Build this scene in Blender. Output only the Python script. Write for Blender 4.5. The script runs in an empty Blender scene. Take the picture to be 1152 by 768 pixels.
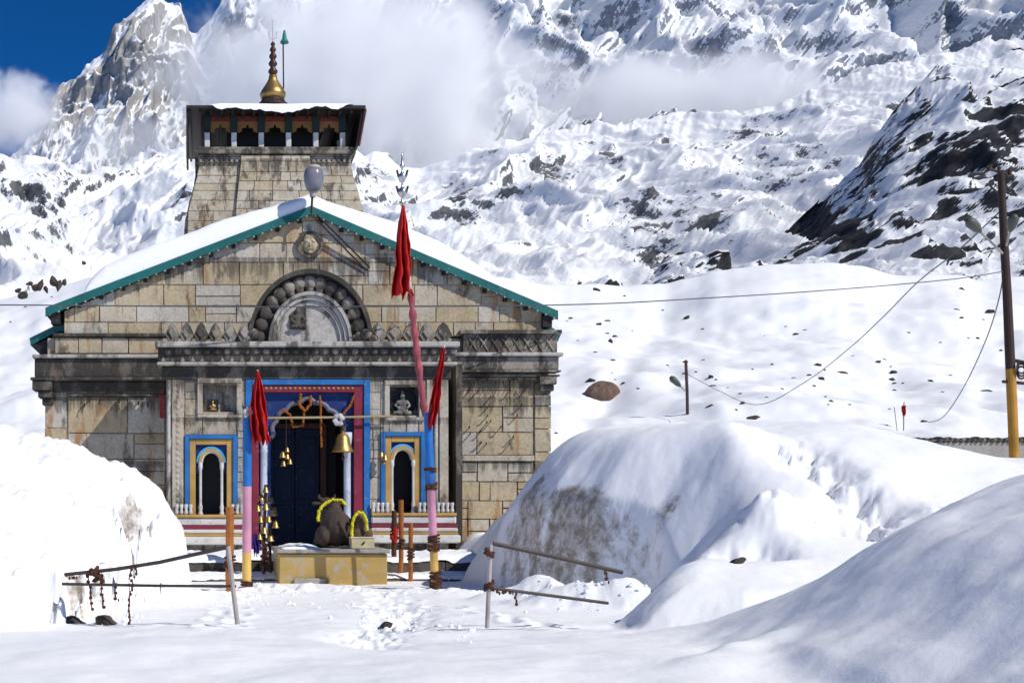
import bpy, bmesh, math, random
import numpy as np
from mathutils import Vector, Matrix

R = math.radians
random.seed(7)
SC = bpy.context.scene
COL = SC.collection

# ------------------------------------------------------------------ camera, sky, sun, exposure
F, PX0, PY0, EYE = 1400.0, 230.0, 575.0, 1.5
cam_d = bpy.data.cameras.new("camera")
cam_d.sensor_width = 36.0
cam_d.lens = F / 1152.0 * 36.0
cam_d.shift_x = (576.0 - PX0) / 1152.0          # the photograph is a crop of a wider view
cam_d.shift_y = (PY0 - 384.0) / 1152.0
cam_d.clip_start, cam_d.clip_end = 0.1, 20000.0
cam = bpy.data.objects.new("camera", cam_d)
cam.location = (0, 0, EYE)
cam.rotation_euler = (R(90), 0, 0)
COL.objects.link(cam)
SC.camera = cam

SUN_EL, SUN_AZ = R(42), R(48)                   # azimuth: from straight behind the camera towards the right
world = bpy.data.worlds.new("World")
SC.world = world
world.use_nodes = True
wn, wl = world.node_tree.nodes, world.node_tree.links
bg = wn["Background"]
sky = wn.new("ShaderNodeTexSky")
sky.sky_type = 'NISHITA'
sky.sun_disc = False
sky.sun_elevation = SUN_EL
sky.altitude = 3600
sky.air_density = 0.5
sky.dust_density = 0.05
sky.ozone_density = 8.0
SUN_DIR = Vector((math.sin(SUN_AZ) * math.cos(SUN_EL), -math.cos(SUN_AZ) * math.cos(SUN_EL), math.sin(SUN_EL)))
sky.sun_rotation = math.atan2(SUN_DIR.x, SUN_DIR.y)
bg.inputs[1].default_value = 0.15
hs = wn.new("ShaderNodeHueSaturation")
hs.inputs["Saturation"].default_value = 1.18
wl.new(sky.outputs[0], hs.inputs["Color"])
wl.new(hs.outputs[0], bg.inputs[0])
sun_d = bpy.data.lights.new("sun", 'SUN')
sun_d.energy = 4.2
sun_d.angle = R(0.53)
sun_d.color = (1.0, 0.955, 0.88)
sun = bpy.data.objects.new("sun", sun_d)
sun.rotation_euler = SUN_DIR.to_track_quat('Z', 'Y').to_euler()
COL.objects.link(sun)
SC.view_settings.view_transform = 'Standard'
SC.view_settings.look = 'None'
SC.view_settings.exposure = 0.0
SC.view_settings.gamma = 1.0
SC.cycles.use_denoising = True
SC.cycles.volume_bounces = 12
SC.cycles.max_bounces = 14
SC.cycles.diffuse_bounces = 5
SC.cycles.volume_max_steps = 256
SC.cycles.volume_step_rate = 1.0

# ------------------------------------------------------------------ helpers
def X(px, Y): return (px - PX0) * Y / F
def Z(py, Y): return EYE + (PY0 - py) * Y / F
def P(px, py, Y): return Vector((X(px, Y), Y, Z(py, Y)))
def sstep(a, b, x):
    t = np.clip((x - a) / (b - a), 0, 1)
    return t * t * (3 - 2 * t)

_rng = np.random.RandomState(11)
_perm = np.concatenate([_rng.permutation(256)] * 3)
_grad = _rng.normal(size=(256, 3)); _grad /= np.linalg.norm(_grad, axis=1)[:, None]
def perlin(x, y, z):
    x, y, z = np.broadcast_arrays(np.asarray(x, float), np.asarray(y, float), np.asarray(z, float))
    xi, yi, zi = np.floor(x).astype(int), np.floor(y).astype(int), np.floor(z).astype(int)
    xf, yf, zf = x - xi, y - yi, z - zi
    u, v, w = [t * t * t * (t * (t * 6 - 15) + 10) for t in (xf, yf, zf)]
    xi, yi, zi = xi & 255, yi & 255, zi & 255
    out = 0
    for dx in (0, 1):
        for dy in (0, 1):
            for dz in (0, 1):
                g = _grad[_perm[_perm[_perm[xi + dx] + yi + dy] + zi + dz]]
                d = g[..., 0] * (xf - dx) + g[..., 1] * (yf - dy) + g[..., 2] * (zf - dz)
                out = out + d * (u if dx else 1 - u) * (v if dy else 1 - v) * (w if dz else 1 - w)
    return out * 1.5
def fbm(x, y, z, o=5, gain=0.5):
    s, a, f = 0, 1.0, 1.0
    for k in range(o):
        s = s + a * perlin(x * f + 17.3 * k, y * f - 9.1 * k, z * f + 4.7 * k); a *= gain; f *= 2.03
    return s
def ridged(x, y, z, o=5, gain=0.5):
    s, a, f = 0, 1.0, 1.0
    for k in range(o):
        n = 1 - np.abs(perlin(x * f + 31.3 * k, y * f - 7.1 * k, z * f + 2.7 * k)) * 1.6
        s = s + a * n * np.abs(n); a *= gain; f *= 2.07
    return s

def tag(o, label=None, cat=None, group=None, kind=None):
    if label: o["label"] = label
    if cat: o["category"] = cat
    if group: o["group"] = group
    if kind: o["kind"] = kind
    return o
def empty(name, loc, label, cat, group=None):
    o = bpy.data.objects.new(name, None)
    o.empty_display_size = 0.2
    o.location = loc
    COL.objects.link(o)
    return tag(o, label, cat, group)

class MB:
    """collects shapes in world space; build() links them as ONE mesh object"""
    def __init__(s): s.v, s.f, s.t, s.tone = [], [], [], 0.5
    def add(s, vs, fs, tone=None):
        b = len(s.v)
        s.v += [tuple(v) for v in vs]
        s.f += [tuple(b + i for i in f) for f in fs]
        s.t += [s.tone if tone is None else tone] * len(vs)
        return s
    def box(s, x0, x1, y0, y1, z0, z1, tone=None):
        return s.add([(x, y, z) for x in (x0, x1) for y in (y0, y1) for z in (z0, z1)],
              [(0, 1, 3, 2), (4, 6, 7, 5), (0, 4, 5, 1), (2, 3, 7, 6), (0, 2, 6, 4), (1, 5, 7, 3)], tone)
    def pbox(s, p0, p1, q0, q1, Y, ya, yb, tone=None):
        """box from pixel measures taken at depth Y, from depth ya to yb"""
        return s.box(X(p0, Y), X(p1, Y), ya, yb, Z(q1, Y), Z(q0, Y), tone)
    def prism(s, poly, y0, y1, tone=None):
        n = len(poly)
        vs = [(x, y0, z) for x, z in poly] + [(x, y1, z) for x, z in poly]
        fs = [tuple(range(n)), tuple(range(2 * n - 1, n - 1, -1))]
        fs += [(i, n + i, n + (i + 1) % n, (i + 1) % n) for i in range(n)]
        return s.add(vs, fs, tone)
    def tube(s, pts, rad, n=8, tone=None):
        pts = [Vector(p) for p in pts]
        rad = rad if isinstance(rad, (list, tuple)) else [rad] * len(pts)
        vs, fs = [], []
        for i, p in enumerate(pts):
            d = (pts[min(i + 1, len(pts) - 1)] - pts[max(i - 1, 0)]).normalized()
            a = d.cross(Vector((0, 1, 0)) if abs(d.y) < 0.9 else Vector((1, 0, 0))).normalized()
            b = d.cross(a)
            for k in range(n):
                w = 2 * math.pi * k / n
                vs.append(p + (a * math.cos(w) + b * math.sin(w)) * rad[i])
        for i in range(len(pts) - 1):
            for k in range(n):
                fs.append((i * n + k, i * n + (k + 1) % n, (i + 1) * n + (k + 1) % n, (i + 1) * n + k))
        fs.append(tuple(range(n - 1, -1, -1))); fs.append(tuple((len(pts) - 1) * n + k for k in range(n)))
        return s.add(vs, fs, tone)
    def lathe(s, c, prof, n=20, tone=None):
        """prof: (radius, z) from bottom to top"""
        vs, fs = [], []
        for r, z in prof:
            for k in range(n):
                w = 2 * math.pi * k / n
                vs.append((c[0] + r * math.cos(w), c[1] + r * math.sin(w), c[2] + z))
        m = len(prof)
        for i in range(m - 1):
            for k in range(n):
                fs.append((i * n + k, i * n + (k + 1) % n, (i + 1) * n + (k + 1) % n, (i + 1) * n + k))
        fs.append(tuple(range(n - 1, -1, -1))); fs.append(tuple((m - 1) * n + k for k in range(n)))
        return s.add(vs, fs, tone)
    def ell(s, c, r, rot=None, nu=14, nv=9, tone=None):
        vs, fs = [], []
        M = rot or Matrix.Identity(3)
        for j in range(nv + 1):
            ph = math.pi * j / nv
            for i in range(nu):
                th = 2 * math.pi * i / nu
                q = M @ Vector((r[0] * math.sin(ph) * math.cos(th), r[1] * math.sin(ph) * math.sin(th), -r[2] * math.cos(ph)))
                vs.append(Vector(c) + q)
        for j in range(nv):
            for i in range(nu):
                fs.append((j * nu + i, j * nu + (i + 1) % nu, (j + 1) * nu + (i + 1) % nu, (j + 1) * nu + i))
        return s.add(vs, fs, tone)
    def build(s, name, mat, parent=None, bevel=0, smooth=False, remesh=0, label=None):
        me = bpy.data.meshes.new(name)
        org = parent.matrix_basis.translation if parent else Vector((0, 0, 0))
        p = parent
        org = Vector((0, 0, 0))
        while p: org = org + p.location; p = p.parent
        v = np.array(s.v) - np.array(org)
        me.from_pydata(v.tolist(), [], s.f)
        me.attributes.new("tone", 'FLOAT', 'POINT').data.foreach_set("value", np.array(s.t, np.float32))
        bm = bmesh.new(); bm.from_mesh(me)
        bmesh.ops.recalc_face_normals(bm, faces=bm.faces)
        bm.to_mesh(me); bm.free()
        o = bpy.data.objects.new(name, me)
        me.materials.append(mat)
        COL.objects.link(o)
        if parent: o.parent = parent
        if remesh:
            m = o.modifiers.new("r", 'REMESH'); m.mode = 'VOXEL'; m.voxel_size = remesh
            m = o.modifiers.new("s", 'SMOOTH'); m.iterations = 4; m.factor = 0.5
            smooth = True
        if bevel:
            m = o.modifiers.new("b", 'BEVEL'); m.width = bevel; m.segments = 1; m.limit_method = 'ANGLE'; m.angle_limit = R(40)
        if smooth: me.polygons.foreach_set("use_smooth", [True] * len(me.polygons))
        if label: o["label"] = label
        return o

def grid_mesh(name, V, attrs, mat, smooth=True):
    """V: (rows, cols, 3) array"""
    r, c = V.shape[:2]
    idx = np.arange(r * c).reshape(r, c)
    q = np.stack([idx[:-1, :-1], idx[:-1, 1:], idx[1:, 1:], idx[1:, :-1]], -1).reshape(-1, 4)
    me = bpy.data.meshes.new(name)
    me.vertices.add(r * c); me.vertices.foreach_set("co", V.reshape(-1).astype(np.float32))
    me.loops.add(q.size); me.loops.foreach_set("vertex_index", q.reshape(-1).astype(np.int32))
    me.polygons.add(len(q)); me.polygons.foreach_set("loop_start", np.arange(0, q.size, 4, dtype=np.int32))
    me.update(calc_edges=True)
    if smooth: me.polygons.foreach_set("use_smooth", np.ones(len(q), bool))
    for k, a in attrs.items():
        me.attributes.new(k, 'FLOAT', 'POINT').data.foreach_set("value", a.reshape(-1).astype(np.float32))
    o = bpy.data.objects.new(name, me); me.materials.append(mat); COL.objects.link(o)
    return o

# ------------------------------------------------------------------ materials
class NT:
    def __init__(s, name):
        s.m = bpy.data.materials.new(name); s.m.use_nodes = True
        s.n, s.l = s.m.node_tree.nodes, s.m.node_tree.links
        s.p = s.n["Principled BSDF"]; s.out = s.n["Material Output"]
    def new(s, t, **kw):
        n = s.n.new(t)
        for k, v in kw.items(): setattr(n, k, v)
        return n
    def set(s, sock, v):
        if hasattr(v, "is_linked") or hasattr(v, "links"): s.l.new(v, sock)
        elif isinstance(v, (tuple, list)) and len(v) == 3 and sock.type == 'RGBA': sock.default_value = (*v, 1)
        else: sock.default_value = v
    def pos(s): return s.new("ShaderNodeNewGeometry").outputs["Position"]
    def map(s, v, sc):
        m = s.new("ShaderNodeMapping"); s.l.new(v, m.inputs["Vector"]); m.inputs["Scale"].default_value = sc; return m.outputs[0]
    def noise(s, v, scale, detail=4, rough=0.55, dist=0.0):
        n = s.new("ShaderNodeTexNoise"); s.l.new(v, n.inputs["Vector"])
        n.inputs["Scale"].default_value = scale; n.inputs["Detail"].default_value = detail
        n.inputs["Roughness"].default_value = rough; n.inputs["Distortion"].default_value = dist
        return n.outputs["Fac"]
    def ramp(s, f, a, b, lo=0.0, hi=1.0):
        n = s.new("ShaderNodeMapRange", interpolation_type='SMOOTHSTEP'); s.set(n.inputs[0], f)
        for i, v in enumerate((a, b, lo, hi)): s.set(n.inputs[1 + i], v)
        return n.outputs[0]
    def mix(s, f, a, b, mode='MIX'):
        n = s.new("ShaderNodeMix", data_type='RGBA', blend_type=mode)
        s.set(n.inputs[0], f); s.set(n.inputs[6], a); s.set(n.inputs[7], b); return n.outputs[2]
    def math(s, op, a, b=0.0):
        n = s.new("ShaderNodeMath", operation=op); s.set(n.inputs[0], a); s.set(n.inputs[1], b); return n.outputs[0]
    def attr(s, k): return s.new("ShaderNodeAttribute", attribute_name=k).outputs["Fac"]
    def bump(s, h, strength=0.3, dist=0.05, prev=None):
        n = s.new("ShaderNodeBump"); n.inputs["Strength"].default_value = strength; n.inputs["Distance"].default_value = dist
        s.l.new(h, n.inputs["Height"])
        if prev is not None: s.l.new(prev, n.inputs["Normal"])
        return n.outputs[0]
    def done(s, col, rough=0.7, normal=None, metal=0.0, spec=0.3):
        s.set(s.p.inputs["Base Color"], col); s.set(s.p.inputs["Roughness"], rough)
        s.p.inputs["Metallic"].default_value = metal
        s.p.inputs["Specular IOR Level"].default_value = spec
        if normal is not None: s.l.new(normal, s.p.inputs["Normal"])
        return s.m

SNOW = (0.86, 0.88, 0.905)
def snow_mat(name, s=1.0, bumpk=0.35):
    t = NT(name); v = t.pos()
    d = t.attr("dirt")
    n1 = t.noise(v, 1.3 * s, 6, 0.6); n2 = t.noise(v, 9 * s, 5, 0.6); n3 = t.noise(v, 55 * s, 3, 0.6)
    dn = t.noise(t.map(v, (1, 1, 0.85)), 2.6 * s, 12, 0.76, 0.3)
    fd = t.ramp(t.math('ADD', t.math('MULTIPLY', d, 0.58), dn), 0.82, 1.06)
    dcol = t.mix(t.ramp(t.noise(v, 5 * s, 6, 0.7), 0.38, 0.66), (0.25, 0.21, 0.165), (0.62, 0.58, 0.53))
    col = t.mix(fd, t.mix(n1, (0.875, 0.89, 0.91), (0.915, 0.918, 0.922)), dcol)
    b = t.bump(n1, bumpk * 0.22, 0.30 / s); b = t.bump(n2, bumpk * 0.35, 0.03 / s, b); b = t.bump(n3, bumpk * 0.8, 0.007 / s, b)
    m = t.done(col, 0.65, b, spec=0.25)
    return m

def mountain_mat(name, rock_a, rock_b, s, stretch=(1, 1, 1), rots=(0, 0)):
    t = NT(name); v = t.map(t.pos(), stretch)
    rk = t.attr("rock")
    def turned(a):                                           # noise drawn out along the dip of the rock bands
        m = t.new("ShaderNodeMapping"); t.l.new(v, m.inputs["Vector"])
        m.inputs["Rotation"].default_value = (0, R(a), 0); q = t.new("ShaderNodeMapping"); t.l.new(m.outputs[0], q.inputs["Vector"])
        q.inputs["Scale"].default_value = (0.42, 0.7, 1.25); return q.outputs[0]
    n = t.noise(turned(rots[0]), 0.040 * s, 12, 0.73, 0.2)
    n2 = t.noise(turned(rots[1]), 0.13 * s, 7, 0.72, 0.2)
    f = t.math('ADD', rk, t.math('MULTIPLY', t.math('SUBTRACT', n, 0.5), 1.3))
    f = t.math('ADD', f, t.math('MULTIPLY', t.math('SUBTRACT', n2, 0.5), 1.6))
    fac = t.ramp(f, 0.42, 0.56)
    rc = t.mix(t.ramp(n2, 0.35, 0.68), rock_a, rock_b)
    ssh = t.mix(t.noise(v, 0.02 * s, 4), (0.84, 0.865, 0.90), (0.90, 0.905, 0.915))
    col = t.mix(fac, ssh, rc)
    b = t.bump(n, 0.6, 9 / s); b = t.bump(n2, 0.5, 2.5 / s, b)
    return t.done(col, 0.8, b, spec=0.15)

def stone_mat(name, a, b, mould=0.5, rust=0.3, s=1.0, bumpk=0.5, drips=()):
    """weathered stone: tone attribute picks between two stone colours; lichen and rust runs have shapes of their own"""
    t = NT(name); v = t.pos(); tone = t.attr("tone")
    n1 = t.noise(v, 1.7 * s, 7, 0.65); n2 = t.noise(v, 14 * s, 6, 0.68); n3 = t.noise(v, 60 * s, 3, 0.6)
    col = t.mix(tone, a, b)
    col = t.mix(1.0, col, t.mix(t.ramp(n2, 0.3, 0.7), (0.80, 0.785, 0.77), (1.08, 1.07, 1.05)), 'MULTIPLY')
    col = t.mix(t.ramp(n1, 0.42, 0.62, 0, 0.4), col, t.mix(1.0, col, (0.62, 0.6, 0.57), 'MULTIPLY'))
    st = t.noise(t.map(v, (3.2, 3.2, 0.55)), 1.0 * s, 7, 0.66, 0.25)
    if rust: col = t.mix(t.ramp(st, 0.51, 0.66, 0, rust), col, (0.30, 0.145, 0.05))
    if mould:
        st2 = t.noise(t.map(v, (2.1, 2.1, 0.9)), 1.1 * s, 8, 0.7, 0.3)
        e = 0.63 - 0.24 * mould
        col = t.mix(t.ramp(st2, e, e + 0.13, 0, min(1, 0.55 + 0.4 * mould)), col, (0.045, 0.041, 0.035))
    if drips:                                                # soot and lichen run down from the ledges
        zc = t.new("ShaderNodeSeparateXYZ"); t.l.new(v, zc.inputs[0])
        run = t.noise(t.map(v, (4.5, 4.5, 0.35)), 1.0, 8, 0.72, 0.2)
        for zt, ln in drips:
            k = t.math('MULTIPLY', t.ramp(zc.outputs[2], zt - ln, zt, 0, 0.34), t.ramp(zc.outputs[2], zt + 0.05, zt, 0, 1))
            col = t.mix(t.ramp(t.math('ADD', run, k), 0.70, 0.86, 0, 0.7), col, (0.06, 0.053, 0.044))
    bb = t.bump(n2, bumpk, 0.03); bb = t.bump(n3, bumpk * 0.6, 0.008, bb)
    return t.done(col, 0.85, bb, spec=0.2)

def paint_mat(name, c, wear=0.25, wearc=(0.25, 0.22, 0.19), rough=0.5, s=1.0, metal=0.0, thr=0.58):
    t = NT(name); v = t.pos()
    n = t.noise(v, 7 * s, 7, 0.7); n2 = t.noise(v, 2.0 * s, 4)
    c2 = tuple(x * 0.72 for x in c)
    col = t.mix(t.ramp(n2, 0.3, 0.7), c, c2)
    col = t.mix(t.ramp(n, thr, thr + 0.12, 0, min(1, wear * 2)), col, wearc)
    return t.done(col, rough, t.bump(n, 0.25, 0.006), metal=metal, spec=0.35)

def cloth_mat(name, c, s=1.0):
    t = NT(name); v = t.pos()
    n = t.noise(t.map(v, (1, 1, 0.25)), 16 * s, 4); n2 = t.noise(v, 300 * s, 2)
    col = t.mix(t.ramp(n, 0.3, 0.7), c, tuple(x * 0.62 for x in c))
    m = t.done(col, 0.85, t.bump(n2, 0.3, 0.002), spec=0.15)
    tr = t.new("ShaderNodeBsdfTranslucent"); t.l.new(col, tr.inputs["Color"])
    mx = t.new("ShaderNodeMixShader"); mx.inputs[0].default_value = 0.35
    t.l.new(t.p.outputs[0], mx.inputs[1]); t.l.new(tr.outputs[0], mx.inputs[2]); t.l.new(mx.outputs[0], t.out.inputs["Surface"])
    return m
# ------------------------------------------------------------------ terrain: hills and mountains
M_SNOW = snow_mat("snow_near", 1.0, 0.34)
M_SNOW_FAR = snow_mat("snow_hillside", 0.22, 0.30)
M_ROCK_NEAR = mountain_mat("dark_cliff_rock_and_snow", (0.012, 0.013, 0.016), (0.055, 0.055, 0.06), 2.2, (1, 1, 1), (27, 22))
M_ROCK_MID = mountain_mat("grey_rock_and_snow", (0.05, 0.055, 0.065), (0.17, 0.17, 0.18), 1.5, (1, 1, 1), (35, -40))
M_ROCK_FAR = mountain_mat("hazed_rock_and_snow", (0.13, 0.155, 0.20), (0.30, 0.325, 0.365), 0.8, (1, 1, 1), (-40, -55))  # rock paled to blue-grey: distance haze put into the colour
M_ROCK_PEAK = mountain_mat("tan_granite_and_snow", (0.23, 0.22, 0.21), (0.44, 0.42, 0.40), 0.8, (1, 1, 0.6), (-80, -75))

def curve(pts, x, ease=3):
    p = np.array(pts, float)
    g = np.arange(p[0, 0] - 60, p[-1, 0] + 60, 1.0)                   # points joined by lines, corners eased
    y = np.interp(g, p[:, 0], p[:, 1])
    k = np.exp(-(np.arange(-3 * ease, 3 * ease + 1) / ease) ** 2 / 2.0) if ease else np.ones(1)
    y = np.convolve(np.pad(y, len(k) // 2, mode='edge'), k / k.sum(), 'valid')
    return np.interp(x, g, y)

def mountain(name, crest, foot_py, Yfoot, Ycrest, pxr, ncol, nrow, mat, amp, freq, rockfun, seed, power=1.0, ridge=1.0,
             strata=None, back=0.25, slope_w=1.0, jag=4.0, flute=0.45):
    """a real slope from a foot at depth Yfoot up to a crest at Ycrest, and a back side behind it"""
    px = np.linspace(pxr[0], pxr[1], ncol)[None, :]
    t = np.linspace(0, 1 + back, nrow)[:, None]
    tt = np.minimum(t, 1.0); bk = np.maximum(t - 1.0, 0)
    cr = curve(crest, px); ft = curve(foot_py, px) if not np.isscalar(foot_py) else foot_py + 0 * px
    u = tt ** power
    py = ft + (cr - ft) * u + jag * fbm(px * 0.05, 0 * px + seed, tt * 0.8, 4, 0.55) * tt ** 7
    Y = Yfoot + (Ycrest - Yfoot) * tt + bk * (Ycrest - Yfoot) * 1.2
    Yc = np.minimum(Y, Ycrest)
    x = (px - PX0) * Y / F
    z = EYE + (PY0 - py) * Yc / F - bk / max(back, 1e-6) * 0.45 * (EYE + (PY0 - cr) * Ycrest / F)
    x, Y, z = np.broadcast_arrays(x, Y, z)
    env = sstep(0, 0.12, t) * (1 - 0.55 * sstep(0.8, 1.0, t) * (t <= 1.0))
    s = seed
    xx, yy, zz = x * freq + s, Y * freq * 0.8 + s * 1.7, z * freq - s
    wx = fbm(xx * 0.7, yy * 0.7, zz * 0.7, 3) * 0.5
    n = ridge * (ridged(xx * 1.25 + wx, (yy + wx) * flute, zz * 0.6 * flute, 7, 0.47) - 0.8) + (1 - ridge) * fbm(xx, yy, zz, 6, 0.43)
    disp = n * amp
    if strata:
        (ax, ay, az), sf, sa = strata
        c = (x * ax + Y * ay + z * az) * sf + fbm(xx * 1.3, yy * 1.3, zz * 1.3, 5) * 1.1
        saw = c - np.floor(c)
        band = np.where(saw < 0.6, saw / 0.6, (1 - saw) / 0.4)
        disp = disp + band * sa * (0.6 + fbm(xx * 2, yy * 2, zz * 2, 3))
    disp = disp * env
    V = np.stack([x + disp * 0.15, Y - disp * 0.75, z + disp * 0.55], -1)
    # slope of the finished surface decides where snow lies
    du = np.gradient(V, axis=1); dv = np.gradient(V, axis=0)
    N = np.cross(du, dv); N /= np.maximum(np.linalg.norm(N, axis=-1, keepdims=True), 1e-9)
    nz = np.abs(N[..., 2])
    disp_f = fbm(xx * 5, yy * 4, zz * 5, 4, 0.6) * amp * 0.05 * env
    V[..., 2] += disp_f; V[..., 1] -= disp_f
    dets = fbm(xx * 4, yy * 2.2, zz * 2.2, 5, 0.6)
    pxb, tb = np.broadcast_arrays(px, t)
    rock = slope_w * (0.62 - nz) * 1.4 + dets * 0.22 + rockfun(pxb, py + 0 * pxb, tb, xx, yy, zz)
    if strata: rock = rock + 0.55 * (np.exp(-((saw - 0.8) / 0.13) ** 2) - 0.35)
    o = grid_mesh(name, V, {"rock": rock}, mat)
    return tag(o, kind="structure")

def blob(px, py, cx, cy, rx, ry, rot=0.0):
    a = R(rot); dx, dy = px - cx, py - cy
    u = (dx * math.cos(a) + dy * math.sin(a)) / rx; v = (-dx * math.sin(a) + dy * math.cos(a)) / ry
    return np.exp(-(u * u + v * v))

# far wide wall of ice and rock
def rf_far(px, py, t, a, b, c):
    r = -0.13 + 0.5 * (blob(px, py, 585, 25, 60, 14, -30) + 0.7 * blob(px, py, 700, 70, 26, 10, -45) + blob(px, py, 500, 95, 14, 45, 12)
        + blob(px, py, 800, 40, 35, 10, -40) + 0.8 * blob(px, py, 960, 115, 40, 16, -45) + 0.7 * blob(px, py, 1090, 5, 50, 10, 5)
        + 0.7 * blob(px, py, 935, 15, 60, 10, 5) + 0.5 * blob(px, py, 1120, 50, 40, 10, 0) + 0.6 * blob(px, py, 640, 12, 20, 8))
    return r
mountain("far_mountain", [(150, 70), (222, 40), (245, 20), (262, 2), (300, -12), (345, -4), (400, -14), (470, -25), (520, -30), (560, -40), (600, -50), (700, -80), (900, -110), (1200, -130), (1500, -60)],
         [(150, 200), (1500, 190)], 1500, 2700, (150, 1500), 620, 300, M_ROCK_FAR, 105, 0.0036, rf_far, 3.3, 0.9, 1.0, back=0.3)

# left granite peak
def rf_peak(px, py, t, a, b, c):
    r = 0.22 + 0.22 * blob(px, py, 130, 90, 60, 50) + 0.25 * blob(px, py, 85, 120, 40, 40) - 0.35 * sstep(140, 190, py) - 0.5 * blob(px, py, 110, 120, 40, 7, -45)
    r = r - 0.35 * blob(px, py, 180, 8, 30, 8) - 0.30 * blob(px, py, 60, 175, 60, 20)
    return r
mountain("granite_peak", [(-400, 260), (-150, 215), (0, 182), (28, 162), (48, 132), (58, 104), (74, 92), (92, 74), (96, 66), (116, 62), (126, 38), (137, 24), (150, 12), (160, 4), (186, 5), (205, 13), (212, 30), (226, 70), (250, 110), (300, 165), (420, 230)],
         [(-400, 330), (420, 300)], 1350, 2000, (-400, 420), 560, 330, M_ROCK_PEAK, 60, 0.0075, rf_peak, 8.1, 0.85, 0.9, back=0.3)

# snowy slope under the peak, on the left
def rf_left(px, py, t, a, b, c):
    return 0.08 + 0.30 * blob(px, py, 30, 205, 60, 22, 15) + 0.65 * blob(px, py, -10, 268, 30, 22) + 0.28 * blob(px, py, 170, 160, 30, 30, -45) + 0.15 * blob(px, py, 120, 190, 80, 12) - 0.25 * blob(px, py, 120, 270, 70, 30, -35) + 0.6 * blob(px, py, 205, 235, 10, 14, -50)
mountain("left_slope", [(-500, 120), (-200, 150), (0, 172), (40, 176), (90, 192), (140, 178), (200, 160), (260, 170), (330, 200), (440, 215)],
         [(-500, 360), (440, 340)], 300, 1150, (-500, 440), 520, 320, M_ROCK_MID, 34, 0.010, rf_left, 5.7, 0.95, 0.75, slope_w=0.55, back=0.2)

# patchy middle mountain
def rf_mid(px, py, t, a, b, c):
    r = 0.20 + 0.42 * (blob(px, py, 690, 175, 22, 14) + blob(px, py, 620, 190, 30, 10, -15) + blob(px, py, 512, 228, 16, 22, -30) + blob(px, py, 535, 262, 22, 14, 40)
        + blob(px, py, 655, 215, 24, 9, 30) + 0.9 * blob(px, py, 745, 250, 45, 18) + 1.2 * blob(px, py, 730, 295, 22, 16) + 1.2 * blob(px, py, 790, 270, 20, 18)
        + 0.8 * blob(px, py, 415, 195, 18, 25) + 0.8 * blob(px, py, 860, 195, 60, 16, -15) + 0.6 * blob(px, py, 840, 150, 30, 14) + 0.7 * blob(px, py, 570, 285, 14, 10)
        + 0.6 * blob(px, py, 930, 120, 36, 16, -45) + 0.6 * blob(px, py, 1020, 70, 50, 12, -10))
    r = r - 0.35 * blob(px, py, 640, 250, 45, 20) - 0.45 * blob(px, py, 500, 300, 70, 40) - 0.2 * blob(px, py, 700, 320, 100, 14)
    return r
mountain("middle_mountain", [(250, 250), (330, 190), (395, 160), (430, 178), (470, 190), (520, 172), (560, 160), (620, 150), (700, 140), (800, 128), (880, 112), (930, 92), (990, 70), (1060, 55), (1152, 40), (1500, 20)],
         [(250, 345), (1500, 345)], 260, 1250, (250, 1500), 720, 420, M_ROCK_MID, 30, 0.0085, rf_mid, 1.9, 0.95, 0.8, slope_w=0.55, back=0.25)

# near dark cliff ridge on the right
def rf_cliff(px, py, t, a, b, c):
    r = 0.56 + 0.9 * blob(px, py, 925, 268, 45, 26, 35) + 0.35 * blob(px, py, 1060, 205, 60, 10, 22) + 0.3 * blob(px, py, 1090, 175, 60, 10, 20) + 0.25 * blob(px, py, 960, 195, 20, 12, -50)
    r = r + 0.35 * blob(px, py, 1060, 290, 40, 14, 20) + 0.3 * blob(px, py, 880, 285, 30, 12) - 0.35 * blob(px, py, 1040, 250, 70, 12, 22) - 0.4 * blob(px, py, 1060, 145, 80, 10, 22) - 0.5 * blob(px, py, 1110, 75, 60, 12, 5)
    return r
mountain("dark_cliff", [(640, 345), (700, 335), (722, 316), (745, 296), (775, 290), (800, 300), (840, 300), (868, 280), (885, 262), (916, 240), (935, 218), (962, 192), (985, 152), (1005, 127), (1045, 92), (1062, 80), (1100, 70), (1152, 62), (1300, 30), (1600, 20)],
         [(640, 350), (1600, 345)], 230, 470, (640, 1600), 620, 360, M_ROCK_NEAR, 12, 0.020, rf_cliff, 12.4, 0.95, 0.5,
         strata=((0.52, 0.15, 1.0), 1 / 17.0, 7.0), back=0.3, slope_w=0.9)

# snow hillside right behind the temple
HILL = [(-900, 380), (-300, 350), (-60, 342), (0, 338), (40, 326), (80, 320), (130, 305), (200, 298), (400, 300), (560, 310), (620, 319), (700, 318), (752, 319), (768, 314), (800, 305), (850, 300), (930, 297), (975, 301), (1012, 312), (1075, 308), (1095, 318), (1152, 314), (1400, 300), (1900, 300)]
def hill_Y(px, py):
    """depth of the hillside at a pixel (before its small relief)"""
    cr = float(curve(HILL, px)); k = (640 - py) / (640 - cr)
    return 36 + (210 - 36) * min(max(k, 0), 1) ** 1.35
px = np.linspace(-900, 1900, 560)[None, :]; t = np.linspace(0, 1.25, 260)[:, None]
tt = np.minimum(t, 1.0); bk = np.maximum(t - 1, 0)
cr = curve(HILL, px, 7) + 2.2 * fbm(px * 0.02, 0 * px, 0.7, 4)
Yh = 36 + 174 * tt ** 1.35 + bk * 260
py = 640 + (cr - 640) * tt
xh = (px - PX0) * Yh / F
zh = EYE + (PY0 - py) * np.minimum(Yh, 210) / F - bk * 60
xh, Yh, zh = np.broadcast_arrays(xh, Yh, zh)
rel = fbm(xh * 0.022 + 3, Yh * 0.022, zh * 0.02, 6, 0.5)
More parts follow.
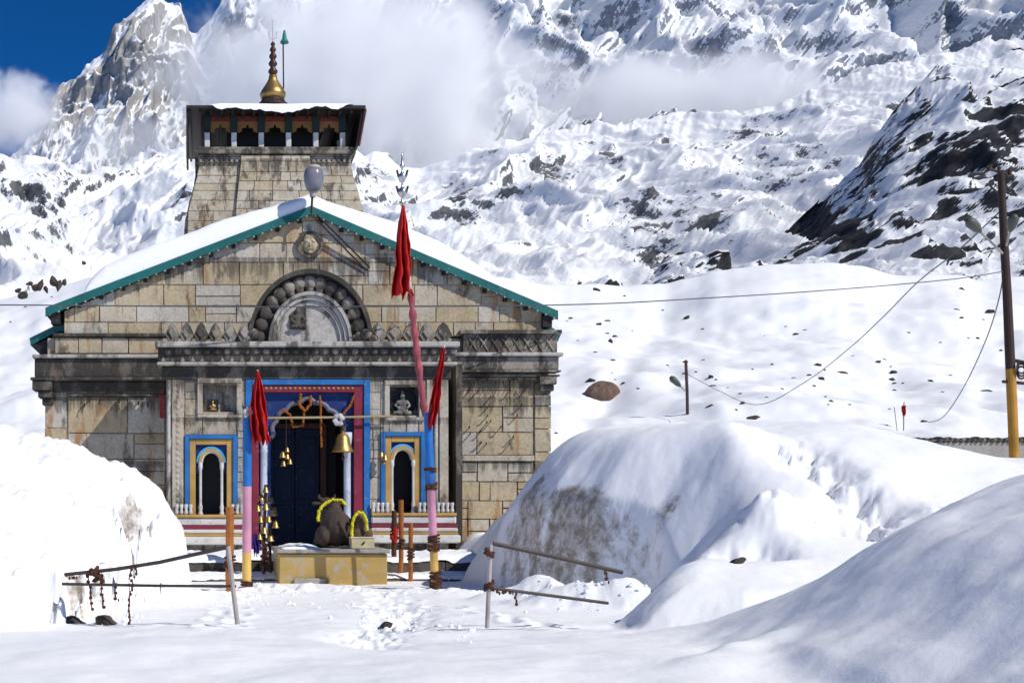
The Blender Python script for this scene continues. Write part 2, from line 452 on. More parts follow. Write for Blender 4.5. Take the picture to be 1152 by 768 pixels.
rel2 = fbm(xh * 0.11 + 9, Yh * 0.05, zh * 0.05, 5, 0.5)
gully = -np.exp(-((px - (765 - (py - 318) * 0.62)) / 22.0) ** 2) * sstep(0.25, 0.6, tt) * 0.9
amp = (sstep(0.05, 0.5, t) * (1 - 0.7 * sstep(0.85, 1.0, t)))
d = (rel * 4.0 + rel2 * 1.1 + gully) * amp
V = np.stack([xh, Yh - d * 0.5, zh + d * 0.6], -1)
V_HILL = V
tag(grid_mesh("snow_hillside", V, {"dirt": np.zeros(V.shape[:2])}, M_SNOW_FAR), kind="structure")

# valley floor far outwards
g = np.linspace(-6000, 6000, 25)
GX, GY = np.meshgrid(g, g + 3000)
tag(grid_mesh("ground", np.stack([GX, GY, np.full_like(GX, -3.0)], -1), {"dirt": np.zeros(GX.shape)}, M_SNOW_FAR), kind="structure")

# ------------------------------------------------------------------ near snow: courtyard and the banks shovelled up beside it
def poly_dist(x, y, poly):
    """signed distance to polygon, inside positive"""
    P_ = np.array(poly, float); n = len(P_)
    d = np.full(x.shape, 1e9); ins = np.zeros(x.shape, bool)
    for i in range(n):
        a, b = P_[i], P_[(i + 1) % n]
        ex, ey = b - a
        k = np.clip(((x - a[0]) * ex + (y - a[1]) * ey) / (ex * ex + ey * ey), 0, 1)
        d = np.minimum(d, np.hypot(x - a[0] - k * ex, y - a[1] - k * ey))
        c = ((a[1] > y) != (b[1] > y)) & (x < (b[0] - a[0]) * (y - a[1]) / (b[1] - a[1] + 1e-12) + a[0])
        ins ^= c
    return np.where(ins, d, -d)
def smin(a, b, k): 
    h = np.clip(0.5 + 0.5 * (b - a) / k, 0, 1); return b + (a - b) * h - k * h * (1 - h)
def smax(a, b, k): return -smin(-a, -b, k)

def snow_height(x, y, full=False):
    n1 = fbm(x * 0.35, y * 0.35, 0.3, 4); n2 = fbm(x * 1.5, y * 1.5, 2.2, 5, 0.55); n3 = fbm(x * 5, y * 5, 5.1, 4, 0.6)
    dirt = np.zeros_like(x)
    g = 0.08 - 0.12 * sstep(16, 20, y) + 0.10 * n1 + (0.006 + 0.008 * sstep(11, 14, y)) * n2 + (0.002 + 0.004 * sstep(11, 14, y)) * n3
    g = g + 0.12 * sstep(14.2, 12.6, y + 0.5 * n1)                          # lip of deeper snow in front
    # trodden path from the right-hand flag pole towards the camera
    pc = 1.85 + 0.12 * np.sin(y * 0.9) + 0.2 * n1 + (np.minimum(y, 20) - 12.5) * 0.16
    trod = np.exp(-((x - pc) / 0.30) ** 2) * sstep(10.5, 12.5, y) * sstep(25.5, 23, y)
    lump = np.abs(fbm(x * 2.6, y * 2.6, 7.7, 3, 0.55))
    g = g - trod * (0.20 - 0.2 * lump) + trod * 0.05 * fbm(x * 7, y * 7, 3.3, 3)
    trod2 = np.exp(-((y - 21.5 - 0.3 * n1) / 0.8) ** 2) * sstep(0.3, 1, x) * sstep(5, 4, x)
    g = g - trod2 * (0.06 - 0.20 * lump)
    frd = random.Random(31)
    for (ax, ay), (bx_, by_), n_ in (((0.2, 13.2), (0.6, 22.3), 20), ((0.6, 22.3), (3.9, 21.6), 9), ((3.9, 13.8), (2.5, 22.8), 19), ((-0.8, 20.5), (0.4, 22.0), 5), ((2.0, 12.6), (2.6, 20.0), 16), ((3.6, 23.0), (4.8, 22.0), 5)):
        for i in range(n_):
            f_ = i / n_
            fx = ax + (bx_ - ax) * f_ + (0.13 if i % 2 else -0.13) + frd.uniform(-.08, .08); fy = ay + (by_ - ay) * f_ + frd.uniform(-.1, .1)
            m_ = (np.abs(x - fx) < 0.5) & (np.abs(y - fy) < 0.6)
            if m_.any():
                q = ((x[m_] - fx) / 0.085) ** 2 + ((y[m_] - fy) / 0.17) ** 2
                g[m_] += -0.085 * np.exp(-q ** 1.5) + 0.028 * np.exp(-(np.sqrt(q) - 1.7) ** 2 * 3)
    w = fbm(x * 0.9, y * 0.9, 4.4, 3, 0.4) * 0.24 + n3 * 0.02
    lum = fbm(x * 2.2, y * 2.2, 6.6, 4, 0.6)
    loc = np.exp(-((x + 1.0) / 0.8) ** 2 - ((y - 18.3) / 1.3) ** 2)
    # left bank
    d = poly_dist(x, y, [(-30, 40), (-2.6, 40), (-2.2, 25), (-1.2, 24.3), (-0.42, 22.0), (-0.40, 20.4), (-0.75, 18.8), (-1.5, 17.6), (-2.2, 16), (-2.8, 14.5), (-3.6, 12.5), (-30, 11)]) + w * 0.6 - loc * 0.75 * np.abs(lum) + 0.10 * lum
    prof = 2.85 * (1 - np.exp(-np.maximum(d + 0.45, 0) / 0.95)) * sstep(-0.16, 0.10, d)
    front = 0.10 + np.maximum(y - 14.2, 0) * 0.50 + np.maximum(-x - 2.6, 0) * 0.35
    L = smin(prof, front + 0.3 * n1, 0.5) * sstep(40, 30, y + 0 * x) + 0
    # broken scarp by the left railing
    d2 = poly_dist(x, y, [(-9, 19), (-1.0, 18.8), (-1.15, 17.2), (-1.35, 16.0), (-1.62, 15.1), (-2.2, 14.2), (-3.2, 13.2), (-9, 12.4)]) + w * 0.5 + 0.30 * lum
    s2 = sstep(-0.05, 0.16, d2) * (0.62 + 0.75 * (1 - np.exp(-np.maximum(d2, 0) / 0.8))) * sstep(12.8, 14.6, y)
    for cx, cy, rx, ry, k_ in ((-1.12, 19.4, 0.30, 0.6, 1.15), (-0.92, 19.3, 0.18, 0.5, 0.9), (-1.40, 16.3, 0.30, 0.6, 0.85), (-1.62, 15.6, 0.22, 0.5, 0.95)):
        dirt = np.maximum(dirt, k_ * np.exp(-((x - cx) / rx) ** 2 - ((y - cy) / ry) ** 2))
    wv = 0.16 * lum
    scoop = 0.85 * np.exp(-((x + 1.20 + wv) / 0.17) ** 2 - ((y - 19.2) / 0.45) ** 2) + 0.60 * np.exp(-((x + 0.95 - wv) / 0.12) ** 2 - ((y - 19.6) / 0.35) ** 2)
    scoop += 0.50 * np.exp(-((x + 1.55 + wv) / 0.16) ** 2 - ((y - 17.2) / 0.4) ** 2) + 0.45 * np.exp(-((x + 1.42 + wv) / 0.14) ** 2 - ((y - 16.2) / 0.4) ** 2) + 0.40 * np.exp(-((x + 1.72) / 0.13) ** 2 - ((y - 15.8) / 0.3) ** 2)
    scoop = scoop * (0.7 + 1.1 * np.abs(lum))
    L = smax(L + (0.09 * lum + 0.16 * n1) * sstep(0, 0.5, d), s2, 0.12) - scoop * sstep(-0.3, 0.3, np.maximum(d, d2))
    # big right bank with the dirty scarp
    d = poly_dist(x, y, [(5.5, 27.0), (5.15, 25.2), (5.15, 23.6), (5.25, 22.0), (5.5, 20.5), (5.95, 19.3), (6.55, 18.4), (6.5, 17.4), (5.9, 16.4), (5.2, 15.4), (4.7, 14.5), (4.75, 13.6), (5.6, 12.9), (9, 12.6), (14, 13), (40, 14), (40, 44), (6.8, 44), (6.2, 34)]) + w * 0.36
    dpos = np.maximum(d, 0)
    scarp = 1.25 * np.exp(-((y - 20.2) / 2.6) ** 4)
    E = np.exp(-((y - 21.0) / 3.6) ** 4)
    prof = (0.12 + 0.42 * E + scarp * 0.75) * sstep(-0.10, 0.22, d) + (2.75 - 0.75 * scarp) * (1 - np.exp(-(dpos / (1.0 + 0.6 * (1 - E))) ** 1.25))
    front = 0.40 + np.maximum(y - 13.0, 0) * 0.33 + 0.10 * n1
    rt = 2.90 + 0.10 * np.minimum(y - 20, 4) - 0.33 * np.maximum(x - 10.4, 0) + 0.12 * n1
    rt = np.maximum(rt, 2.25 + 0.10 * n1) - 2.4 * sstep(24.5, 30, y)
    A = smin(smin(prof, front + 1.8 * sstep(9.0, 6.6, x) * sstep(16.5, 19.5, y), 0.5), rt, 0.4)
    # second hump with two hollows, nearer
    hump = 0.25 * np.exp(-((x - 9.1 - (y - 18) * 0.30) / 1.5) ** 2 - ((y - 18.2) / 2.3) ** 2)
    hump += 0.10 * np.exp(-((x - 11.6) / 2.2) ** 2 - ((y - 17.6) / 1.8) ** 2)
    hol = 0.50 * np.exp(-((x - 8.55) / 0.45) ** 2 - ((y - 18.0) / 0.7) ** 2) + 0.75 * np.exp(-((x - 8.15) / 0.36) ** 2 - ((y - 15.9) / 0.40) ** 2) + 0.40 * np.exp(-((x - 8.75) / 0.35) ** 2 - ((y - 16.6) / 0.8) ** 2)
    hol += 0.30 * np.exp(-((x - 6.6) / 0.5) ** 2 - ((y - 15.2) / 0.35) ** 2) - 0.30 * np.exp(-((x - 7.3) / 0.45) ** 2 - ((y - 16.0) / 0.5) ** 2) - 0.22 * np.exp(-((x - 9.6) / 0.7) ** 2 - ((y - 15.6) / 0.5) ** 2)
    hol = hol * (1 + 0.7 * fbm(x * 1.8, y * 1.8, 9.1, 4, 0.6))
    A = A + (hump - hol) * sstep(-0.2, 0.6, d)
    face = np.exp(-(np.abs(d - 0.10 + 0.35 * fbm(x * 0.9, y * 0.9, 8.8, 3)) / 0.50) ** 2) * np.exp(-((y - 20.2 + 0.6 * n1) / 2.5) ** 4)
    dirt = np.maximum(dirt, face * (0.95 + 0.40 * fbm(x * 1.3, y * 1.3, 2.9, 3)))
    dirt = np.maximum(dirt, 0.95 * np.exp(-((x - 8.2) / 0.17) ** 2 - ((y - 16.05) / 0.16) ** 2))
    # lumps fallen in front of the scarp
    lumps = 0
    for cx, cy, r, h in ((5.0, 17.6, 0.55, 0.38), (5.55, 17.2, 0.45, 0.34), (5.95, 16.9, 0.40, 0.40), (4.55, 18.9, 0.6, 0.3), (4.3, 20.6, 0.5, 0.25), (5.2, 18.6, 0.5, 0.45)):
        lumps = lumps + h * np.exp(-(((x - cx) ** 2 + (y - cy) ** 2) / r ** 2) ** 1.3 * (1 + 0.5 * n2))
    # foreground slope at lower right
    c0 = x - 4.15 - 0.12 * (y - 9.5) + 0.06 * n1 + 0.006 * n2
    C = (0.05 + 0.66 * np.maximum(c0, 0) + 0.03 * n1) * sstep(-0.25, 0.35, c0)
    C = smin(C, 1.78 + 0.10 * n1 + 0.12 * np.maximum(x - 6.5, 0), 0.9)
    C = C * sstep(14.0, 10.2, y - 0.25 * (x - 5))
    c2 = x - 3.85 - 0.78 * (y - 9.8) + 0.12 * n1
    C2 = smin(0.05 + 0.62 * np.maximum(c2, 0), 0.22 + 0.27 * np.maximum(y - 9.6, 0) + 0 * x, 0.25) * sstep(-0.2, 0.4, c2) * sstep(8.6, 9.8, y) * sstep(17, 14, y)
    C = smax(C, C2, 0.18)
    h = g + lumps
    h = smax(h, L + 0.02, 0.16); h = smax(h, A + 0.02 + 0.015 * n2, 0.14); h = smax(h, g + C, 0.25)
    # right-hand far snow, level with the low wall
    far = sstep(24, 34, y) * sstep(7.5, 11, x) * 0.0
    return (h + far, dirt) if full else h

px = np.linspace(-420, 1560, 760)[None, :]
Yr = np.exp(np.linspace(math.log(2.5), math.log(46.0), 900))[:, None]
xs = (px - PX0) * Yr / F
xs, ys = np.broadcast_arrays(xs, Yr)
hs, dirt = snow_height(xs, ys, True)
tag(grid_mesh("snow_field", np.stack([xs, ys, hs], -1), {"dirt": dirt}, M_SNOW), kind="structure")
def gz(x, y): return float(snow_height(np.array([[x]], float), np.array([[y]], float))[0, 0])

# ------------------------------------------------------------------ cloud banks hanging in front of the mountains
def cloud(name, pxc, pyc, rpx, rpy, Y, dep, dens, seed, nscale, edge=0.55, rot=0.0):
    c = P(pxc, pyc, Y); k = Y / F
    mb = MB()
    M = Matrix.Rotation(R(rot), 3, 'Y')
    mb.ell((0, 0, 0), (rpx * k, dep, rpy * k), None, 28, 16)
    t = NT(name + "_vapour")
    t.n.remove(t.p)
    tc = t.new("ShaderNodeTexCoord").outputs["Object"]
    mp = t.new("ShaderNodeMapping"); t.l.new(tc, mp.inputs["Vector"])
    mp.inputs["Scale"].default_value = (1 / (rpx * k), 1 / dep, 1 / (rpy * k))
    ln = t.new("ShaderNodeVectorMath", operation='LENGTH'); t.l.new(mp.outputs[0], ln.inputs[0])
    m2 = t.new("ShaderNodeMapping"); t.l.new(tc, m2.inputs["Vector"]); m2.inputs["Location"].default_value = (seed, seed * 2, -seed)
    n = t.noise(m2.outputs[0], nscale / (rpx * k), 4, 0.6, 0.4)
    dens_f = t.math('ADD', t.math('SUBTRACT', 1.0, ln.outputs["Value"]), t.math('MULTIPLY', t.math('SUBTRACT', n, 0.5), 1.9))
    dd = t.ramp(dens_f, 0.12, 0.12 + edge, 0, dens)
    dd = t.math('MULTIPLY', dd, t.ramp(ln.outputs["Value"], 1.0, 0.75))
    pv = t.new("ShaderNodeVolumePrincipled")
    pv.inputs["Color"].default_value = (0.998, 0.998, 0.998, 1)
    pv.inputs["Anisotropy"].default_value = -0.15
    t.l.new(dd, pv.inputs["Density"])
    t.l.new(pv.outputs[0], t.out.inputs["Volume"])
    o = mb.build(name, t.m, None, smooth=True)
    o.location = c; o.rotation_euler = (0, R(rot), 0)
    return tag(o, kind="structure")
cloud("cloud_bank", 368, 84, 240, 150, 1300, 130, 0.030, 4.1, 2.4)
cloud("cloud_band", 770, 118, 235, 66, 1400, 120, 0.045, 900.7, 3.0)
cloud("cloud_wisp", 10, 128, 78, 62, 1250, 60, 0.035, 307.0, 2.2)
cloud("thin_cloud", 470, 120, 210, 130, 1380, 90, 0.026, 77.0, 2.0)
cloud("thin_cloud", 150, 165, 120, 60, 1250, 60, 0.012, 41.0, 2.2)
# ------------------------------------------------------------------ temple
YW, YP, YT = 32.0, 30.5, 46.0                    # wing wall, porch front, tower front
M_ASHLAR = stone_mat("pale_ashlar_stone", (0.50, 0.415, 0.275), (0.55, 0.52, 0.455), 0.40, 0.8, drips=((Z(290, YW), 1.4),))
M_WING = stone_mat("weathered_wing_stone", (0.45, 0.375, 0.25), (0.49, 0.46, 0.40), 0.48, 0.85, drips=((Z(426, YW), 1.1), (Z(447, YW), 0.9), (Z(519, YW), 0.7)))
M_PORCH = stone_mat("grey_porch_stone", (0.43, 0.385, 0.305), (0.51, 0.475, 0.405), 0.52, 0.4, drips=((Z(427, YP), 1.0), (Z(470, YP), 0.5)))
M_DARK = stone_mat("mouldy_dark_cornice_stone", (0.11, 0.10, 0.088), (0.22, 0.205, 0.18), 1.0, 0.2)
M_CARVE = stone_mat("carved_grey_stone", (0.25, 0.225, 0.185), (0.36, 0.335, 0.29), 0.85, 0.25)
M_LEDGE = stone_mat("pale_ledge_stone", (0.40, 0.385, 0.35), (0.50, 0.48, 0.45), 0.66, 0.1)
M_TOWER = stone_mat("tower_stone", (0.45, 0.385, 0.27), (0.50, 0.47, 0.40), 0.56, 0.45, drips=((Z(178, YT), 1.2),))
M_BLUE = paint_mat("blue_paint", (0.018, 0.16, 0.45), 0.38)
M_NAVY = paint_mat("navy_paint", (0.010, 0.035, 0.17), 0.38)
M_LBLUE = paint_mat("light_blue_paint", (0.10, 0.42, 0.72), 0.15)
M_OCHRE = paint_mat("ochre_paint", (0.50, 0.30, 0.085), 0.2)
M_MAROON = paint_mat("maroon_paint", (0.24, 0.022, 0.045), 0.38)
M_WHITE = paint_mat("white_paint", (0.60, 0.59, 0.57), 0.5)
M_PALEBLUE = paint_mat("white_and_blue_column_paint", (0.55, 0.60, 0.70), 0.3, (0.05, 0.12, 0.35))
M_TEAL = paint_mat("teal_sheet_paint", (0.012, 0.135, 0.13), 0.3)
M_DGREEN = paint_mat("dark_green_paint", (0.010, 0.022, 0.020), 0.1)
M_WOOD = paint_mat("dark_roof_timber", (0.026, 0.020, 0.017), 0.15)
M_BROWN = paint_mat("brown_door_frame", (0.13, 0.05, 0.025), 0.2)
M_REDP = paint_mat("red_paint", (0.36, 0.03, 0.03), 0.15)
M_DRED = paint_mat("shaded_red_timber", (0.13, 0.018, 0.014), 0.3)  # gallery red, with the shade under the roof put into its colour
M_DOCHRE = paint_mat("shaded_ochre_timber", (0.22, 0.105, 0.022), 0.3)  # gallery ochre, darkened in colour to carry the eave's shade
M_BLACK = paint_mat("black_and_deep_shade", (0.012, 0.011, 0.011), 0.05)  # near-black; in doorway, niches and gallery it stands in for deep shade
M_YELLOW = paint_mat("yellow_wash", (0.50, 0.335, 0.10), 0.5, (0.36, 0.32, 0.26), s=0.55, thr=0.52)
M_BRASS = paint_mat("brass", (0.50, 0.32, 0.11), 0.45, (0.13, 0.085, 0.04), 0.42, 1.0, 0.85)
M_DBRASS = paint_mat("dark_tarnished_brass", (0.075, 0.042, 0.030), 0.2, (0.03, 0.02, 0.015), 0.4, 1.0, 0.5)
M_CONC = stone_mat("grey_concrete", (0.33, 0.32, 0.30), (0.40, 0.39, 0.37), 0.3, 0.1)

temple = empty("temple", (X(345, YW), YW, 0), "old stone temple with teal edged snowy gable roof, painted doorway and square tower", "temple")

def clip_poly(poly, clip):
    """convex clip in (x, z); clip polygon counter-clockwise"""
    out = poly
    n = len(clip)
    for i in range(n):
        a, b = clip[i], clip[(i + 1) % n]
        inp, out = out, []
        def side(p): return (b[0] - a[0]) * (p[1] - a[1]) - (b[1] - a[1]) * (p[0] - a[0])
        for k in range(len(inp)):
            p, q = inp[k], inp[(k + 1) % len(inp)]
            sp, sq = side(p), side(q)
            if sp >= 0: out.append(p)
            if (sp >= 0) != (sq >= 0):
                w = sp / (sp - sq); out.append((p[0] + (q[0] - p[0]) * w, p[1] + (q[1] - p[1]) * w))
        if len(out) < 3: return []
    return out

def ashlar(mb, x0, x1, z0, z1, yf, rowh=(0.38, 0.52), bl=(0.5, 1.25), clip=None, depth=0.25, seed=1, tone=(0, 1)):
    rd = random.Random(seed)
    z = z0
    while z < z1 - 0.02:
        h = rd.uniform(*rowh)
        if z1 - z - h < rowh[0] * 0.6: h = z1 - z
        x = x0
        while x < x1 - 0.02:
            w = rd.uniform(*bl)
            if x1 - x - w < bl[0] * 0.6: w = x1 - x
            j = rd.uniform(0.002, 0.008)
            parts = [(x, z, x + w, z + h)]
            if h > 0.4 and rd.random() < 0.22:                       # a block split in two courses, or a narrow filler stone
                k_ = z + h * rd.uniform(0.35, 0.65); parts = [(x, z, x + w, k_), (x, k_, x + w, z + h)]
            elif w > 0.8 and rd.random() < 0.25:
                k_ = x + w * rd.uniform(0.2, 0.4); parts = [(x, z, k_, z + h), (k_, z, x + w, z + h)]
            for xa, za, xb, zb in parts:
                e_ = [rd.uniform(0, 0.012) for _ in range(8)]
                poly = [(xa + j + e_[0], za + j + e_[1]), (xb - j - e_[2], za + j + e_[3]), (xb - j - e_[4], zb - j - e_[5]), (xa + j + e_[6], zb - j - e_[7])]
                if clip: poly = clip_poly(poly, clip)
                if len(poly) < 3: continue
                d = rd.uniform(-0.014, 0.012)
                mb.prism(poly, yf + d, yf + depth, rd.choice([rd.uniform(tone[0], tone[1]), rd.uniform(tone[0], tone[1]), tone[1], tone[0]]))
            x += w
        z += h

def holed(mb, x0, x1, z0, z1, yf, yb, holes, ash=True, seed=3, **kw):
    """wall with openings: holes = (xa, xb, za, zb)"""
    xs = sorted({x0, x1} | {h[0] for h in holes} | {h[1] for h in holes})
    for i in range(len(xs) - 1):
        a, b = xs[i], xs[i + 1]
        cuts = sorted((h[2], h[3]) for h in holes if h[0] <= a + 1e-6 and h[1] >= b - 1e-6)
        z = z0
        segs = []
        for c, d in cuts:
            if c > z: segs.append((z, c))
            z = max(z, d)
        if z < z1: segs.append((z, z1))
        for c, d in segs:
            mb.box(a, b, yf + 0.03, yb, c, d, 0.2)
            if ash: ashlar(mb, a, b, c, d, yf, seed=seed * 31 + i * 7 + int(c * 10), depth=0.2, **kw)

# gable wall
gz0 = Z(378, YW)
clipg = [(X(72, YW), gz0), (X(610, YW), gz0), (X(610, YW), Z(347, YW)), (X(350, YW), Z(240, YW)), (X(72, YW), Z(350, YW))]
mb = MB()
ashlar(mb, X(72, YW), X(610, YW), gz0, Z(238, YW), YW, (0.30, 0.62), (0.40, 1.45), clipg, seed=21)
mb.prism([(x, z) for x, z in clipg], YW + 0.035, YW + 0.5, 0.1)
mb.build("gable_wall", M_ASHLAR, temple, bevel=0.008)

# main body and wings
mb = MB()
mb.box(X(53, YW), X(270, YW), YW + 0.06, 52, -0.5, Z(380, YW), 0.3); mb.box(X(422, YW), X(618, YW), YW + 0.06, 52, -0.5, Z(380, YW), 0.3)
mb.box(X(270, YW), X(422, YW), YW + 0.06, 52, Z(430, YW), Z(380, YW), 0.3)
ashlar(mb, X(76, YW), X(186, YW), -0.3, Z(446, YW), YW, (0.55, 0.75), (0.8, 1.8), seed=4)
ashlar(mb, X(50, YW), X(75, YW), -0.3, Z(440, YW), YW + 0.04, (0.5, 0.7), (0.5, 0.8), seed=5)
ashlar(mb, X(515, YW), X(600, YW), Z(512, YW), Z(426, YW), YW, (0.55, 0.72), (0.8, 1.5), seed=8)
ashlar(mb, X(601, YW), X(620, YW), -0.3, Z(430, YW), YW - 0.03, (0.4, 0.7), (0.4, 0.6), seed=9)
ashlar(mb, X(500, YW), X(600, YW), -0.3, Z(519, YW), YW - 0.04, (0.42, 0.6), (0.5, 1.0), seed=10)
mb.pbox(500, 600, 512.3, 518.5, YW, YW - 0.10, YW + 0.2, 0.6)
mb.build("wing_wall", M_WING, temple, bevel=0.010)

def cornice(name, rows, Y, mat, bevel=0.02):
    mb = MB()
    for p0, p1, q0, q1, out, tone in rows:
        mb.pbox(p0, p1, q0, q1, Y, Y - out, Y + 0.25, tone)
    return mb.build(name, mat, temple, bevel=bevel)
# left wing: ledges, stained band, cornice steps down to the panel
cornice("cornice", [(60, 186, 375.5, 379.5, 0.16, 0.5), (40, 186, 404.5, 425, 0.20, 0.3), (36, 186, 425.5, 429, 0.34, 0.7), (38, 60, 429.5, 440, 0.30, 0.2),
    (44, 60, 440.5, 448, 0.22, 0.2), (48, 60, 448.5, 456, 0.12, 0.2), (60, 186, 429.5, 440, 0.10, 0.0), (75, 186, 443.5, 446, 0.09, 1.0)], YW, M_DARK)
mb = MB()
ashlar(mb, X(62, YW), X(186, YW), Z(398, YW), Z(380, YW), YW - 0.08, (0.38, 0.5), (0.5, 1.4), seed=31, tone=(0, 0.5))
mb.build("stained_band", M_WING, temple, bevel=0.008)
cornice("ledge", [(38, 186, 400, 404, 0.30, 0.6)], YW, M_LEDGE)
# right wing
cornice("cornice", [(508, 626, 402.5, 417, 0.22, 0.6), (508, 628, 417.5, 419.5, 0.30, 0.9), (508, 628, 422, 424, 0.20, 0.1), (604, 624, 424.5, 433, 0.22, 0.6), (606, 622, 433.5, 440, 0.12, 0.6), (508, 604, 424.5, 428, 0.12, 0.1)], YW, M_CARVE)
cornice("ledge", [(506, 630, 398, 402, 0.34, 1.0)], YW, M_LEDGE)
mb = MB()
mb.pbox(520, 625, 377, 397.5, YW, YW - 0.14, YW + 0.25, 0.2)
mb.pbox(516, 629, 372.5, 376.6, YW, YW - 0.26, YW + 0.25, 0.4)
k = 0
p = 524.0
while p < 612:
    for a, b in ((p, p + 12), (p + 12, p)):
        x0, x1, z0, z1 = X(a, YW), X(b, YW), Z(396.5, YW), Z(378, YW)
        w = 0.022
        mb.tube([(x0, YW - 0.15, z0), (x1, YW - 0.15, z1)], w, 5, 0.9)
    mb.ell((X(p + 6, YW), YW - 0.15, Z(387, YW)), (0.05, 0.05, 0.05), None, 8, 5, 1)
    p += 12.2
mb.build("lattice_parapet", M_CARVE, temple, bevel=0.0)
# iron hooks set in the right wing wall
rd = random.Random(5)
def hook(pts, r):
    mb = MB(); mb.tube(pts, r, 5); mb.build("iron_hook", M_DBRASS, temple)
for i in range(16):
    p = 524 + i * 4.8 + rd.uniform(-1, 1); q = 428 + rd.uniform(-2, 2)
    hook([P(p, q, YW) + Vector((0, 0.1, 0)), P(p, q, YW - 0.12), P(p, q + 4, YW - 0.22)], 0.014)
for i in range(20):
    p = 528 + rd.uniform(0, 66); q = 436 + rd.uniform(0, 66)
    hook([P(p, q, YW) + Vector((0, 0.1, 0)), P(p, q, YW - 0.16), P(p, q - 2, YW - 0.20)], 0.016)
for i in range(7):
    p = 92 + rd.uniform(0, 80); q = 430 + rd.uniform(0, 25)
    hook([P(p, q, YW) + Vector((0, 0.1, 0)), P(p, q, YW - 0.16), P(p, q + 4, YW - 0.18)], 0.02)

# porch block with its openings
def pr(p0, p1, q0, q1, Y=YP): return (X(p0, Y), X(p1, Y), Z(q1, Y), Z(q0, Y))
H_MAIN, H_L, H_R = pr(276, 416, 427, 640), pr(208, 267, 489, 582), pr(428, 478, 486, 579)
H_NL, H_NR = pr(228, 266, 433, 463), pr(438, 471, 435, 467)
mb = MB()
holed(mb, X(187, YP), X(504, YP), -0.3, Z(412, YP), YP, YW + 0.02, [H_MAIN, H_L, H_R, H_NL, H_NR], rowh=(0.36, 0.6), bl=(0.3, 0.9), seed=6)
for h in (H_NL, H_NR): mb.box(h[0], h[1], YP + 0.30, YP + 0.6, h[2], h[3], 0.9)
mb.build("porch_wall", M_PORCH, temple, bevel=0.010)
mb = MB()                                                      # shallow moulded frames and pilasters
for k_, (p0, p1, q0, q1) in enumerate(((222, 272, 426, 431), (222, 228, 431.3, 466), (266, 272, 431.3, 466), (222, 272, 466.3, 470), (432, 478, 428, 433), (432, 438, 433.3, 469), (471, 478, 433.3, 469), (432, 478, 469.3, 473))):
    mb.pbox(p0, p1, q0, q1, YP, YP - 0.07, YP + 0.1, 0.8)
    if k_ in (3, 7): mb.build("niche_moulding", M_PORCH, temple, bevel=0.012); mb = MB()
for p0, p1 in ((193.5, 206.5), (479.5, 487), (494, 504)):
    mb = MB(); mb.pbox(p0, p1, 427.2, 640, YP, YP - 0.045, YP + 0.1, 0.5)
    if p0 == 193.5:
        for i in range(22): mb.ell((X(200, YP), YP - 0.05, Z(432 + i * 6.5, YP)), (0.05, 0.02, 0.055), None, 8, 5, 0.9)
    mb.build("pilaster", M_PORCH, temple, bevel=0.012)
for p in (189.7, 490.5):
    mb = MB(); mb.tube([P(p, 427.2, YP - 0.05), P(p, 600, YP - 0.07)], 0.045, 10)
    mb.build("slim_column", M_LEDGE, temple, smooth=True)
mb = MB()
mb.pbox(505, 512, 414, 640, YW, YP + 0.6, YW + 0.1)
mb.build("painted_shade_strip", M_DARK, temple)  # solid dark strip standing in for the shade between porch and wing
mb = MB()
mb.pbox(179.5, 184.5, 428, 470, YW, YW - 0.05, YW + 0.02)
mb.build("red_banner", M_REDP, temple)

# porch entablature
cornice("cornice", [(178, 511, 392.4, 408, 0.20, 0.1), (182, 507, 412.3, 426.6, 0.06, 0.6)], YP, M_DARK)
cornice("ledge", [(175, 514, 386, 392, 0.36, 0.7), (177, 512, 408.4, 412, 0.28, 0.5)], YP, M_LEDGE)
mb = MB()
p = 184.0
while p < 505:
    Yv = YP - 0.23
    mb.prism([(X(p - 2.6, YP), Z(407.5, YP)), (X(p + 2.6, YP), Z(407.5, YP)), (X(p, YP), Z(402.5, YP))], Yv, YP - 0.19, 0.9)
    mb.ell((X(p + 5.5, YP), YP - 0.20, Z(396.5, YP)), (0.085, 0.07, 0.075), None, 10, 6, 0.3)
    p += 11
mb.build("frieze_carving", M_CARVE, temple)
# lozenge parapet
for (a, b) in ((186, 283), (416, 508)):
    mb = MB()
    n = round((b - a) / 17); st = (b - a) / n
    for i in range(n):
        c = a + (i + 0.5) * st
        hw, hh = st * 0.52, 12.0
        poly = [(X(c + hw * dx, YP), Z(374 - hh * dz, YP)) for dx, dz in ((-1, -0.25), (-.45, .62), (0, 1), (.45, .62), (1, -0.25), (0.5, -0.86), (-0.5, -0.86))]
        mb.prism(poly, YP - 0.06, YP + 0.16, 0.4)
        poly = [(X(c + hw * 0.62 * dx, YP), Z(374 - hh * 0.6 * dz, YP)) for dx, dz in ((-1, 0), (0, 1), (1, 0), (0, -1))]
        mb.prism(poly, YP - 0.10, YP - 0.05, 1.0)
        mb.prism([(X(c - 0.3 * hw, YP), Z(385.8, YP)), (X(c + 0.3 * hw, YP), Z(385.8, YP)), (X(c, YP), Z(380, YP))], YP - 0.09, YP - 0.05, 0.9)
    mb.build("lozenge_parapet", M_CARVE, temple, bevel=0.01)
